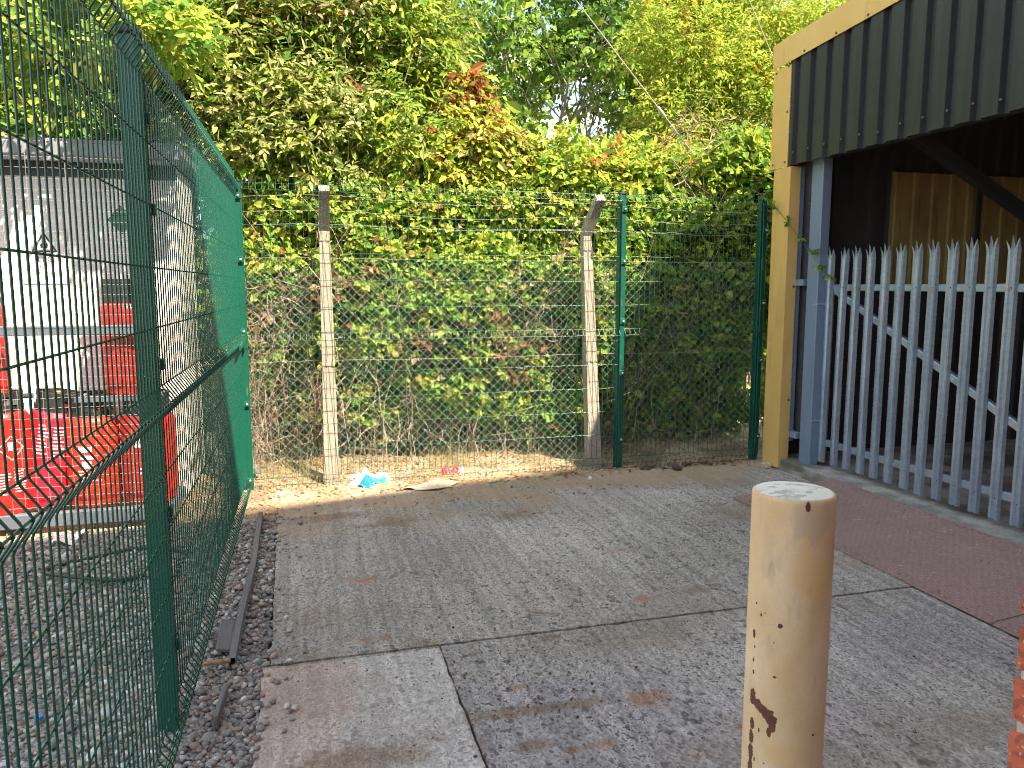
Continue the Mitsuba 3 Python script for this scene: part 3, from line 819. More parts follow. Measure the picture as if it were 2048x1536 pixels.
# ----------------------------------------------------------------- bollard
bol = thing("bollard", "cream painted steel bollard with chipped rusty paint and a pale flat top", "bollard")
zs = np.linspace(-0.12, BH - 0.012, 90)
put(bol, "tube", lathe([(BR, z) for z in zs] + [(BR - 0.001, BH - 0.006), (BR - 0.004, BH - 0.001), (BR - 0.007, BH)], (BX, BY, 0), 72), "m_bollard", smooth=50)
put(bol, "cap", lathe([(BR - 0.0075, BH - 0.01), (BR - 0.0075, BH - 0.001), (BR * 0.6, BH + 0.004), (BR * 0.25, BH + 0.006), (0.0005, BH + 0.006)], (BX, BY, 0), 48), "m_bollard_cap", smooth=50)

# ----------------------------------------------------------------- brick pier
pier = thing("brick_pier", "red brick pier with pale mortar at the right edge", "pier")
PX0, PX1, PY0, PY1 = 1.028, 1.47, 0.42, 0.867
put(pier, "mortar", box([PX0 + 0.009, PY0 + 0.009, -0.05], [PX1 - 0.009, PY1 - 0.009, 2.28]), "m_mortar")
rb = np.random.default_rng(8)
CH = 0.0833
for c in range(27):
    z0 = 0.02 + CH * c + 0.006
    z1 = z0 + CH - 0.013
    spans = ((PY0, PY0 + 0.215, PY1),) if c % 2 else ((PY0, PY0 + 0.327, PY1),)
    for a, m_, b in spans:
        cells = [(PX0, PX0 + 0.10, a, m_ - 0.006), (PX0, PX0 + 0.215 if c % 2 else PX0 + 0.10, m_ + 0.006, b), (PX0 + 0.227 if c % 2 else PX0 + 0.112, PX1, b - 0.10, b), (PX0 + 0.112, PX1, a, a + 0.10)]
        for (xa, xb, ya, yb) in cells:
            bm = box([xa, ya, z0], [xb, yb, z1]).subdivide().subdivide().subdivide()
            v = np.array(bm.vertices)
            ctr, half = v.mean(0), (v.max(0) - v.min(0)) / 2
            q = np.abs(v - ctr) / half
            edge = np.sort(q, 1)[:, 1] > 0.985                       # worn arrises
            v = ctr + (v - ctr) * np.where(edge[:, None], 1 - 0.0035 / half, 1)
            v += rb.normal(0, 0.0008, v.shape) + rb.normal(0, 0.0012, 3)
            bm.vertices = v
            put(pier, "brick", bm, "m_brick", smooth=40)

# ----------------------------------------------------------------- the tall building behind the viewer, whose gable shades the yard
wh = thing("brick_building", "tall brick gabled building behind the viewer", "building")
gx = [-0.9, 9.0, 18.9]
gz = [10.75 + 0.28 * (x - 4.8) for x in gx[:2]]
gz.append(gz[0])
gp = Polygon([(gx[0], -0.1), (gx[2], -0.1), (gx[2], gz[2]), (gx[1], gz[1]), (gx[0], gz[0])])
gm = trimesh.creation.extrude_polygon(gp, 9.0, engine="earcut")
gm.apply_transform(np.array([[1, 0, 0, 0], [0, 0, -1, -1.6], [0, 1, 0, 0], [0, 0, 0, 1.0]]))
put(wh, "wall", gm, "m_far_brick")
put(wh, "roof", cat(beam([gx[0] - 0.2, -6.1, gz[0] + 0.02], [gx[1], -6.1, gz[1] + 0.08], 9.0, 0.05), beam([gx[1], -6.1, gz[1] + 0.08], [gx[2] + 0.2, -6.1, gz[2] + 0.02], 9.0, 0.05)), "m_grey_sheet")

# ----------------------------------------------------------------- bottled gas store beyond the left fence
store = thing("gas_store", "white sheet metal store with a grey roof edge behind the red cylinders", "store")
SX, SY = -0.845, 6.15
for j, (a, b) in enumerate(((-2.02, SX), (-3.2, -2.026), (-4.4, -3.206))):
    put(store, "wall_sheet", box([a, SY, 0.04], [b, SY + 0.03, 2.46], 0.004), "m_white_sheet")
put(store, "side_sheet", box([SX - 0.03, SY + 0.031, 0.04], [SX - 0.001, 7.1, 2.46], 0.004), "m_white_sheet")
put(store, "corner_strip", box([SX - 0.035, SY - 0.006, 0.04], [SX + 0.006, SY - 0.0015, 2.46], 0.001), "m_white_sheet")
put(store, "roof", cat(box([-4.5, 6.02, 2.53], [SX + 0.06, 7.15, 2.60], 0.006)), "m_grey_sheet")
put(store, "gutter", cat(box([-4.5, 5.98, 2.475], [SX + 0.06, 6.018, 2.575], 0.01), box([-4.5, 5.955, 2.44], [SX + 0.06, 5.979, 2.470], 0.006)), "m_grey_sheet")
put(store, "eaves_shade_strip", box([-4.45, 6.125, 2.36], [SX + 0.02, 6.147, 2.528]), "m_black")  # black strip added as painted shade for the dark void under the gutter
put(store, "base", box([-4.4, SY + 0.005, -0.1], [SX - 0.01, 7.0, 0.039]), "m_plinth")


def facing(m, x, z, y):
    """Lettering laid on a wall that faces the yard."""
    m = m.copy()
    m.apply_transform(np.array([[1, 0, 0, x], [0, 0, -1, y], [0, 1, 0, z], [0, 0, 0, 1.0]]))
    return m


sign = thing("gas_warning_sign", "printed flammable gas warning with a triangle on the white store wall", "sign")
put(sign, "plate", box([-1.86, SY - 0.0085, 1.62], [-1.565, SY - 0.006, 2.0]), "m_white_sheet")
tri = LineString([(-0.073, 0), (0.073, 0), (0, 0.126), (-0.073, 0)]).buffer(0.006, join_style=1)
put(sign, "triangle", facing(trimesh.creation.extrude_polygon(tri, 0.001, engine="earcut"), -1.712, 1.845, SY - 0.0086), "m_print_black")
fl = Polygon([(-0.02, 0), (-0.026, 0.02), (-0.012, 0.032), (-0.010, 0.058), (0.006, 0.040), (0.012, 0.052), (0.024, 0.022), (0.018, 0)])
put(sign, "flame", facing(trimesh.creation.extrude_polygon(fl, 0.001, engine="earcut"), -1.712, 1.868, SY - 0.0086), "m_print_black")
for tx, h, z in (("LPG", 0.037, 1.772), ("Highly", 0.026, 1.725), ("flammable", 0.026, 1.683)):
    m = meshkit.text_mesh(tx, h, 0.001)
    put(sign, "lettering", facing(m, -1.712 - m.bounds[1, 0] / 2, z, SY - 0.0086), "m_print_black")

cage = thing("cylinder_cage", "open mesh cage of thin grey wire around the red gas cylinders", "cage")
CY, CX0, CX1 = 5.58, -3.1, -1.0
put(cage, "base_frame", cat(box([CX0, CY - 0.02, 0.02], [-0.88, CY + 0.04, 0.115], 0.006), box([-0.93, CY + 0.041, 0.02], [-0.88, 6.10, 0.115], 0.006)), "m_slate_blue")
put(cage, "shelf_rail", box([CX0, CY + 0.005, 1.285], [CX1, CY + 0.035, 1.345], 0.004), "m_slate_blue")
put(cage, "shelf", cat(box([CX0, CY + 0.05, 0.835], [-1.80, CY + 0.08, 0.868]), box([CX0, 5.95, 0.835], [-1.80, 5.98, 0.868]), box([-1.46, CY + 0.05, 0.835], [CX1, CY + 0.08, 0.868]), box([-1.46, 5.95, 0.835], [CX1, 5.98, 0.868]), *[box([x, CY + 0.08, 0.84], [x + 0.03, 5.95, 0.865]) for x in (-2.0, -1.46, -1.2, -0.96)]), "m_slate_blue")
put(cage, "upright", box([CX1 - 0.03, CY, 0.115], [CX1, CY + 0.03, 2.40], 0.003), "m_slate_blue")
W = [[[x, CY - 0.004, 0.10], [x, CY - 0.004 + 0.01, 1.2], [x + 0.004, CY - 0.004, 2.44]] for x in np.arange(CX0, CX1, 0.0735)]
put(cage, "upright_wires", tubes(np.array(W), 0.00145, 4), "m_galv_wire", kind="stuff")
W = [[[CX0, CY - 0.007, z], [-1.9, CY - 0.002 + 0.008 * math.sin(z * 3), z + 0.006 * math.sin(z * 5)], [CX1, CY - 0.007, z]] for z in np.arange(0.15, 2.43, 0.0665)]
put(cage, "cross_wires", tubes(np.array(W), 0.00145, 4), "m_galv_wire", kind="stuff")

dp = thing("diamond_plate", "small dark green diamond shaped plate hung on the wire cage", "plate")
put(dp, None, facing(trimesh.creation.extrude_polygon(Polygon([(-0.075, 0), (0, -0.085), (0.075, 0), (0, 0.085)]).buffer(0.006), 0.004, engine="earcut"), -1.10, 2.03, CY + 0.012), "m_dark_green")


def arc_patch(cx, cy, r, a0, a1, z0, z1, n=8, th=0.0016):
    """A thin curved patch on a cylinder's skin."""
    a = np.linspace(a0, a1, n)
    G = np.zeros((2, n, 3))
    G[..., 0], G[..., 1] = cx + r * np.cos(a)[None], cy + r * np.sin(a)[None]
    G[0, :, 2], G[1, :, 2] = z0, z1
    return ribbon(G, th)


def cylinder_bottle(label, x, y, z0, h, r, mat, tilt=0.0, collar=0.15, prints=(), valve=True, group=None):
    t = thing("gas_cylinder", label, "gas cylinder", group)
    body = [(r * 0.90, 0.0), (r * 0.93, 0.012), (r * 0.90, 0.04), (r * 0.985, 0.065), (r, 0.085), (r, h - r * 0.62)]
    for k in range(1, 8):
        a = k / 7 * math.pi / 2
        body.append((max(r * math.cos(a) ** 0.8, 0.03) if k < 7 else 0.03, h - r * 0.62 + r * 0.55 * math.sin(a)))
    body += [(0.03, h - 0.01), (0.0005, h - 0.01)]

    def tl(m):
        v, f = cat(m)
        v = v - [x, y, z0]
        s, c = math.sin(tilt), math.cos(tilt)
        v = np.stack([v[:, 0] * c + v[:, 2] * s, v[:, 1], -v[:, 0] * s + v[:, 2] * c], -1)
        return v + [x, y, z0], f
    put(t, "body", tl(lathe(body, (x, y, z0), 40)), mat, smooth=40)
    if collar:
        cr, zc = r * 0.80, z0 + h - r * 0.30
        parts = [arc_patch(x, y, cr, a, a + 1.55, zc, zc + collar, 12, 0.010) for a in (-2.6, -0.75, 1.1)]
        parts.append(lathe([(cr - 0.006, zc + collar - 0.03), (cr + 0.008, zc + collar - 0.03), (cr + 0.008, zc + collar), (cr - 0.006, zc + collar), (cr - 0.006, zc + collar - 0.03)], (x, y, 0), 32))
        parts.append(lathe([(cr - 0.006, zc), (cr + 0.008, zc), (cr + 0.010, zc + 0.04), (cr - 0.006, zc + 0.04), (cr - 0.006, zc)], (x, y, 0), 32))
        put(t, "collar", tl(cat(*parts)), "m_black", smooth=30)
    if valve:
        put(t, "valve", tl(cat(lathe([(0.018, z0 + h - 0.02), (0.018, z0 + h + 0.05), (0.028, z0 + h + 0.055), (0.028, z0 + h + 0.08), (0.0005, z0 + h + 0.082)], (x, y, 0), 14), beam([x, y, z0 + h + 0.03], [x + 0.02, y - 0.06, z0 + h + 0.03], 0.022, 0.022))), "m_brass", smooth=40)
    for (a0, a1, za, zb, m) in prints:
        put(t, "print", tl(arc_patch(x, y, r + 0.0014, a0, a1, z0 + za, z0 + zb, 7, 0.0012)), m)
    return t


def rows(a0, a1, z, n, dz, h, m="m_print", seed=0):
    r = np.random.default_rng(seed)
    return [(a0, a0 + (a1 - a0) * r.uniform(0.55, 1.0), z - k * dz, z - k * dz + h, m) for k in range(n)]


F0 = -math.pi / 2 + 0.22      # the bearing of the yard seen from the cage
cylinder_bottle("bright orange red cylinder with white print, third in the lower row", -1.405, 5.80, 0.118, 0.66, 0.170, "m_orange_red", prints=[(F0 - .55, F0 - .05, .38, .415, "m_print"), (F0 - .5, F0 + .05, .33, .35, "m_print"), (F0 - .45, F0 - .1, .27, .315, "m_print")] + rows(F0 - .6, F0 + .25, .245, 4, .022, .008, seed=1))
cylinder_bottle("red cylinder with a pale blue and white label, rightmost in the lower row", -1.055, 5.80, 0.118, 0.66, 0.180, "m_red", collar=0.15, prints=[(F0 - .6, F0 + .5, .395, .465, "m_print"), (F0 - .45, F0 + .4, .415, .44, "m_print_blue")] + rows(F0 - .4, F0 + .3, .24, 2, .03, .012, seed=2))
cylinder_bottle("crimson leaning cylinder with slanted white print, second in the lower row", -1.735, 5.86, 0.118, 0.70, 0.160, "m_crimson", tilt=0.16, collar=0.13, prints=rows(F0 - .6, F0 - .1, .56, 9, .024, .009, seed=3) + rows(F0 + .0, F0 + .5, .55, 9, .024, .009, seed=4))
leftmost = cylinder_bottle("red cylinder with a white diamond hazard mark at the left edge of the lower row", -1.93, 5.72, 0.118, 0.72, 0.165, "m_red", collar=0.13, prints=rows(F0 - .1, F0 + .35, .27, 8, .019, .007, seed=5) + rows(F0 + .42, F0 + .9, .28, 8, .019, .007, seed=6))
dm = []
for (a, za, b, zb) in ((F0 + .4, .52, F0 + .85, .44), (F0 + .85, .44, F0 + .4, .36), (F0 + .4, .36, F0 - .05, .44), (F0 - .05, .44, F0 + .4, .52)):
    tt = np.linspace(0, 1, 6)
    ang = a + (b - a) * tt
    dm.append(np.stack([-1.93 + 0.1665 * np.cos(ang), 5.72 + 0.1665 * np.sin(ang), 0.118 + za + (zb - za) * tt], -1))
put(leftmost, "hazard_diamond", tubes(np.array(dm), 0.0026, 5), "m_print")
put(leftmost, "hazard_flame", arc_patch(-1.93, 5.72, 0.1665, F0 + .28, F0 + .5, 0.118 + .425, 0.118 + .48, 5), "m_print")
cylinder_bottle("tall red cylinder on the shelf with a black collar, beside the fence post", -1.150, 5.82, 0.87, 0.67, 0.168, "m_red", collar=0.16)
cylinder_bottle("red cylinder on the upper shelf at the left edge", -2.045, 5.80, 0.87, 0.67, 0.168, "m_red", collar=0.13)
# pallet wood, slab and hose lying by the store
for k, (a, b) in enumerate((((-0.80, 7.6, 0.05), (-0.42, 6.5, 0.10)),)):
    t = thing("timber_offcut", "dark weathered length of timber lying near the corner post", "timber")
    put(t, None, beam(a, b, 0.14, 0.06, c=0.006), "m_edging")
t = thing("concrete_rubble", "pale broken slab of concrete leaning near the corner post", "rubble")
rm_ = box([-0.16, -0.22, -0.06], [0.16, 0.22, 0.06], 0.02).subdivide().subdivide()
rm_.vertices = np.array(rm_.vertices) * (1 + 0.25 * (meshkit.fbm(np.array(rm_.vertices) * 9, 3)[:, None] - 0.5))
rm_.apply_transform(trimesh.transformations.euler_matrix(0.5, 0.15, 0.4))
rm_.apply_translation([-0.66, 7.15, 0.14])
put(t, None, rm_, "m_plinth", smooth=40)
t = thing("rubber_hose", "black hose lying in a loop on the gravel", "hose")
a = np.linspace(0.3, 5.4, 40)
put(t, None, tubes(np.stack([-1.05 + 0.33 * np.cos(a) + 0.05 * np.cos(3 * a), 4.72 + 0.26 * np.sin(a), 0.012 + 0.012 * np.sin(2 * a) + 0 * a], -1)[None], 0.011, 8), "m_black", smooth=True)


def crumple(lo, hi, amp, seed, sub=4, power=1.0):
    """A crumpled film: a pulled-about flattened ball with sharp folds, resting on z = lo."""
    m = trimesh.creation.icosphere(subdivisions=sub)
    v = np.array(m.vertices)
    n = meshkit.fbm(v * 1.7 + seed, 4, seed=seed)
    ridge = 1 - np.abs(meshkit.fbm(v * 2.6 + seed * 3, 3, seed=seed + 5) - 0.5) * 2
    v = v * (1 + amp * (n - 0.5) * 2 + amp * 1.1 * (ridge - 0.75))[:, None]
    lo, hi = np.array(lo), np.array(hi)
    v[:, 2] = np.clip(v[:, 2], -0.55, 2)
    v = (v - v.min(0)) / (v.max(0) - v.min(0))
    return lo + v * (hi - lo), np.array(m.faces)


t = thing("paper_scrap", "small white scrap of paper on the gravel by the cage", "paper")
G = np.zeros((6, 6, 3))
u_, v_ = np.meshgrid(np.linspace(0, 1, 6), np.linspace(0, 1, 6), indexing="ij")
G[..., 0], G[..., 1], G[..., 2] = -1.55 + 0.13 * u_ + 0.03 * v_, 5.22 + 0.22 * v_, 0.012 + 0.02 * np.sin(u_ * 5 + v_ * 3)
put(t, None, ribbon(G, 0.001), "m_bag_white", smooth=40)
t = thing("bottle_cap", "small blue plastic bottle cap in the gravel", "bottle cap")
put(t, None, lathe([(0.0005, 0.0), (0.015, 0.0), (0.016, 0.010), (0.014, 0.013), (0.0005, 0.013)], (-0.985, 3.05, 0.005), 16), "m_bag_blue", smooth=40)

# edging boards between gravel and concrete
ed = thing("edging_board", "weathered grey board along the edge of the gravel", "board")
G = []
for y in np.linspace(3.33, 5.55, 24):
    xo = -0.325 + 0.008 * (y - 3.3) + 0.006 * math.sin(y * 3.1)
    G.append([(xo - 0.014, y, -0.06), (xo - 0.013, y, 0.026 + 0.006 * math.sin(y * 5)), (xo + 0.013, y, 0.024 + 0.006 * math.sin(y * 5.3)), (xo + 0.014, y, -0.06)])
put(ed, None, ribbon(np.array(G), 0.004), "m_edging", smooth=30)
ed = thing("edging_board", "short end of grey board sunk in the gravel beside the near slab", "board")
put(ed, None, beam([-0.352, 2.86, 0.0], [-0.335, 3.10, 0.0], 0.018, 0.05, c=0.003), "m_edging")
t = thing("slate_offcut", "flat dark grey piece of board lying against the edging", "board")
sm = box([-0.035, -0.16, -0.008], [0.035, 0.16, 0.008], 0.003)
sm.apply_transform(trimesh.transformations.euler_matrix(0, 0.22, 0.03))
sm.apply_translation([-0.376, 3.60, 0.006])
put(t, None, sm, "m_edging")
t = thing("wood_stick", "pale brown stick of wood on the gravel by the edging's end", "stick")
put(t, None, beam([-0.455, 3.30, 0.022], [-0.335, 3.325, 0.014], 0.022, 0.016, c=0.004), "m_wood")

# litter at the foot of the back fence
t = thing("plastic_bag", "crumpled blue, white and green plastic packaging by the left concrete post", "plastic bag")


def film(cx, cy, w, d, h, ang, seed, n=13):
    """A piece of thin plastic film dropped in creased folds."""
    r = np.random.default_rng(seed)
    u, v = np.meshgrid(np.linspace(-0.5, 0.5, n), np.linspace(-0.5, 0.5, n), indexing="ij")
    z = np.zeros_like(u)
    for _ in range(9):                                     # straight creases, each a sharp ridge or valley
        a, o = r.uniform(0, math.pi), r.uniform(-0.3, 0.3)
        z += r.uniform(0.3, 1.0) * np.maximum(0.28 - np.abs(np.cos(a) * u + np.sin(a) * v - o), 0) * (1 if r.random() < 0.7 else -0.7)
    z = np.maximum(z * np.clip(1.25 - 1.6 * np.hypot(u, v), 0.05, 1) + r.normal(0, 0.012, z.shape), 0)
    z = z / z.max() * h
    u2, v2 = u * w * (1 + 0.2 * np.sin(v * 9 + seed)), v * d * (1 + 0.25 * np.sin(u * 8 + seed))
    G = np.stack([cx + u2 * math.cos(ang) - v2 * math.sin(ang), cy + u2 * math.sin(ang) + v2 * math.cos(ang), 0.006 + z], -1)
    return ribbon(G, 0.0012)


put(t, "white_film", cat(film(0.47, 6.33, 0.26, 0.20, 0.12, 0.4, 43), film(0.60, 6.25, 0.18, 0.20, 0.10, 1.1, 45), film(0.40, 6.18, 0.17, 0.09, 0.05, 0.2, 8)), "m_bag_white")
put(t, "blue_film", film(0.505, 6.135, 0.18, 0.14, 0.10, 0.15, 46), "m_bag_blue")
put(t, "green_film", film(0.615, 6.155, 0.09, 0.08, 0.08, 0.7, 48, 9), "m_bag_green")
t = thing("red_wrapper", "crumpled red and white wrapper in the dry grass", "wrapper")
put(t, "film", cat(film(1.155, 6.33, 0.12, 0.12, 0.085, 0.3, 21), film(1.235, 6.35, 0.10, 0.12, 0.08, 1.2, 24)), "m_wrapper")
put(t, "white_edge", film(1.29, 6.33, 0.05, 0.08, 0.07, 0.6, 27, 8), "m_bag_white")
t = thing("paper_sack", "flattened beige paper sack at the sunlit edge of the concrete", "sack")
put(t, None, film(0.97, 5.985, 0.38, 0.20, 0.06, 0.12, 33), "m_sack")
t = thing("white_litter", "tiny white scrap on the concrete below the green post", "scrap")
put(t, None, crumple([2.275, 5.87, 0.0], [2.31, 5.90, 0.028], 0.4, 41, 2), "m_bag_white", smooth=35)
P = np.stack([rng.uniform(2.6, 4.2, 22), rng.uniform(5.98, 6.18, 22)], -1)
m, c = stones(P, lambda x, y: x * 0 + 0.004, 0.022, 51, 1, (0.4, 0.8))
put(verge, "clods", m, "m_crumb", smooth=True, color=c * np.array([0.55, 0.45, 0.36]), kind="stuff")
t = thing("crushed_wrapper", "crushed pale wrapper on the ground below the yellow trim", "wrapper")
put(t, None, crumple([3.88, 5.80, 0.0], [4.01, 5.90, 0.06], 0.6, 61), "m_sack", smooth=35)

# ----------------------------------------------------------------- plants
YG, G1, G2, OL, RD, BR_, ST = (0.43, 0.54, 0.085), (0.29, 0.45, 0.08), (0.15, 0.27, 0.06), (0.37, 0.41, 0.14), (0.44, 0.15, 0.06), (0.27, 0.15, 0.08), (0.46, 0.39, 0.25)


def leaf_mesh(B, D, Nn, L, Wd, C, curl=0.18):
    """Folded leaves: base B, direction D, normal Nn, length L, width Wd, colour C per leaf."""
    D = unit(D)
    Sd = unit(np.cross(D, Nn))
    Nn = np.cross(Sd, D)
    L, Wd = L[:, None], Wd[:, None]
    at = lambda f, w, up: B + D * L * f + Sd * Wd * w + Nn * Wd * up - Nn * L * curl * f * f
    V = np.stack([B, at(.32, -.48, .16), at(.70, -.38, .13), at(1.0, 0, 0), at(.70, .38, .13), at(.32, .48, .16)], 1)
    n = len(B)
    F = np.array([[0, 1, 2], [0, 2, 3], [0, 4, 5], [0, 3, 4]])
    F = (F[None] + (np.arange(n) * 6)[:, None, None]).reshape(-1, 3)
    return (V.reshape(-1, 3), F), np.repeat(C, 6, 0)


def sprays(r, P, Tw, K, step, L, Wd, colors, droop=0.3, side=0.9, up=0.6, trifoliate=False):
    """Leafy twigs at P along Tw: K nodes a step apart. Returns the leaf mesh, its colours, and the twigs' paths."""
    n = len(P)
    s = np.arange(K) * step
    path = P[:, None] + Tw[:, None] * s[None, :, None]
    path[..., 2] -= droop * s[None] ** 2 * 2.0
    Bs, Ds, Ns, Ls, Ws, Cs = [], [], [], [], [], []
    sidev = unit(np.cross(Tw, r.normal(0, 0.35, (n, 3)) + [0, 0, 1.0]))
    reps = ((1, 0.0), (0.85, 0.7), (0.85, -0.7)) if trifoliate else ((1, 0.0),)
    for k in range(K):
        sg = 1 if k % 2 else -1
        for scale, fan in reps:
            d = unit(Tw * (0.55 + 0.25 * (k == K - 1)) + sidev * (sg * side * r.uniform(0.5, 1.1, (n, 1)) * (k < K - 1) + fan) + r.normal(0, 0.28, (n, 3)) - [0, 0, droop])
            nn = unit(np.array([0.22, -0.42, up]) + r.normal(0, 0.40, (n, 3)))
            Bs.append(path[:, k])
            Ds.append(d)
            Ns.append(nn)
            g = np.exp(np.clip(r.normal(0, 0.34, n), -0.8, 0.7)) * scale
            Ls.append(L * g)
            Ws.append(Wd * g)
            Cs.append(np.clip(colors * np.exp(r.normal(0, 0.16, (n, 1))) * (1 + r.normal(0, 0.06, (n, 3))), 0.004, 0.6))
    return leaf_mesh(*[np.concatenate(q) for q in (Bs, Ds, Ns, Ls, Ws, Cs)]), path


def pick(r, n, pal):
    w = np.array([p[1] for p in pal], float)
    return np.array([p[0] for p in pal])[r.choice(len(pal), n, p=w / w.sum())]


def blob_points(r, blobs, n, front=0.55, gap=0.40, scale=1.5, seed=0, shell=0.30):
    """Points near the surfaces of overlapping lobes, thinned by noise so that holes stay between the clumps."""
    B = np.array([b[:6] for b in blobs], float)
    w = np.array([b[3] * b[5] + b[4] * b[5] * 0.5 for b in blobs])
    k = r.choice(len(B), n, p=w / w.sum())
    u = unit(r.normal(0, 1, (n, 3)))
    u[:, 1] = np.where((u[:, 1] > 0) & (r.random(n) < front), -u[:, 1], u[:, 1])
    f = 1 - np.abs(r.normal(0, shell, n))
    f = np.clip(f, 0.1, 1) * (1 + 0.28 * (meshkit.fbm(u * 2.2 + k[:, None] * 7.1, 3, seed=seed) - 0.5) * 2)
    p = B[k, :3] + u * f[:, None] * B[k, 3:6]
    keep = meshkit.fbm(p * scale, 3, seed=seed + 1) + 0.10 * r.normal(0, 1, n) > gap
    keep &= p[:, 2] > 0.05
    return p[keep], u[keep]


def shrub(name, label, blobs, n, pal, K=6, step=0.035, L=0.07, Wd=0.028, seed=0, gap=0.40, stems=40, foot=None, droop=0.3, zones=(), trifoliate=False, cull=None, bark=(0.16, 0.13, 0.10), cat_="shrub", shell=0.30, front=0.55, up=0.6, scale=1.5):
    r = np.random.default_rng(seed)
    t = thing(name, label, cat_)
    p, u = blob_points(r, blobs, n, gap=gap, seed=seed, shell=shell, front=front, scale=scale)
    if cull is not None:
        k = cull(p, r)
        p, u = p[k], u[k]
    tw = unit(u * 0.8 + r.normal(0, 0.5, p.shape) + [0, 0, 0.25])
    col = pick(r, len(p), pal)
    h = meshkit.fbm(p * 1.1, 2, seed=seed + 9)
    col = col * (0.72 + 0.56 * h)[:, None]
    for f, zc in zones:
        m = f(p) > r.random(len(p))
        col[m] = pick(r, m.sum(), zc)
    (m, c), path = sprays(r, p - tw * step * K * 0.5, tw, K, step, L, Wd, col, droop, trifoliate=trifoliate, up=up)
    put(t, "leaves", m, "m_leaf", color=c, kind="stuff")
    path = path[::3, [0, K // 2, K - 1]]
    tm = tubes(path, 0.0017, 3, caps=False)
    put(t, "twigs", tm, "m_bark", color=np.repeat(np.array([bark]) * np.exp(r.normal(0, 0.2, (len(path), 1))), len(tm[0]) // len(path), 0), kind="stuff")
    if stems:
        B = np.array([b[:6] for b in blobs], float)
        q, _ = blob_points(r, blobs, stems * 3, gap=0, seed=seed + 2, shell=0.15)
        q = q[:stems]
        ft = np.array(foot) if foot is not None else B[:, :3].mean(0) * [1, 1, 0]
        ft = ft[r.integers(0, len(ft), len(q))] if ft.ndim == 2 else np.repeat(ft[None], len(q), 0)
        ft = ft + r.normal(0, 0.12, ft.shape) * [1, 1, 0]
        s = np.linspace(0, 1, 9)[None, :, None]
        mid = (ft + q) / 2 + [0, 0, 0.35] + r.normal(0, 0.16, q.shape)
        path = (1 - s) ** 2 * ft[:, None] + 2 * s * (1 - s) * mid[:, None] + s ** 2 * q[:, None]
        path += 0.03 * r.normal(0, 1, path.shape) * s
        R = np.linspace(1, 0.22, 9)[None] * r.uniform(0.007, 0.018, (len(q), 1))
        bm_ = tubes(path, R, 5, caps=False)
        put(t, "branches", bm_, "m_bark", smooth=True, color=np.repeat(np.array([bark]) * 1.25 * np.exp(r.normal(0, 0.25, (len(q), 1))), 45, 0), kind="stuff")
    return t


shrub("elder_shrub", "big pale yellow green shrub with drooping narrow leaves above the left corner post",
      [(-0.35, 7.75, 3.7, 1.15, .75, 1.0), (0.65, 7.95, 4.1, 1.05, .8, 1.1), (-0.1, 7.45, 2.95, .95, .6, .75), (0.9, 7.6, 3.15, .8, .6, .75), (-0.9, 7.6, 4.4, .9, .6, .9), (0.2, 8.0, 4.9, 1.3, .7, .7), (1.0, 8.2, 4.9, .6, .6, .6)],
      19500, [(YG, 4), (G1, 3), (OL, 2), (G2, 1.6)], K=7, L=0.074, Wd=0.025, seed=1, gap=0.445, scale=1.25, bark=(0.30, 0.26, 0.20), stems=110, foot=[(-0.2, 7.9, 0), (0.7, 8.1, 0)], droop=0.35,
      zones=[(lambda p: 0.75 * np.clip((meshkit.fbm(p * [0.9, 0.9, 0.9], 2, seed=70) - 0.42) / 0.12, 0, 1) * (p[:, 0] < 0.7), [((0.44, 0.48, 0.20), 3), ((0.30, 0.37, 0.12), 2), (G2, 0.7)]), (lambda p: 0.16 * (meshkit.fbm(p * 2.7, 2, seed=77) > 0.6), [(RD, 1), (BR_, 2), (ST, 1)])])
shrub("leafy_tree", "greener broad leaved tree behind the white store at the far left",
      [(-2.6, 7.9, 3.4, .8, .6, .8), (-1.75, 7.7, 3.15, .7, .5, .6), (-2.3, 8.2, 4.4, 1.0, .6, .7), (-1.4, 8.0, 4.0, .7, .5, .7), (-3.3, 8.1, 3.6, .7, .5, .9), (-1.5, 7.9, 2.6, .6, .4, .5)],
      6200, [(G1, 3), (YG, 2), (G2, 3)], K=6, step=0.045, L=0.105, Wd=0.05, seed=2, gap=0.42, stems=34, foot=[(-2.2, 8.3, 0), (-3.0, 8.4, 0)], droop=0.25, cat_="tree")
shrub("dogwood_shrub", "upright shrub turning red and orange in the middle of the hedge",
      [(1.70, 7.55, 2.75, .42, .40, .62), (1.62, 7.65, 3.25, .30, .30, .42), (2.05, 7.5, 2.65, .38, .35, .45), (1.40, 7.5, 2.6, .35, .35, .5)],
      3800, [(YG, 3.4), (OL, 2), ((0.44, 0.38, 0.08), 1.6)], K=6, L=0.078, Wd=0.036, seed=3, gap=0.36, stems=26, foot=(1.7, 7.7, 0), droop=0.55, bark=(0.16, 0.07, 0.05),
      zones=[(lambda p: np.clip((p[:, 2] - 2.8) * 0.75, 0, 0.50) * (np.abs(p[:, 0] - 1.65) < 0.5), [((0.42, 0.19, 0.07), 2), ((0.40, 0.10, 0.06), 0.7), ((0.44, 0.30, 0.07), 3)])])
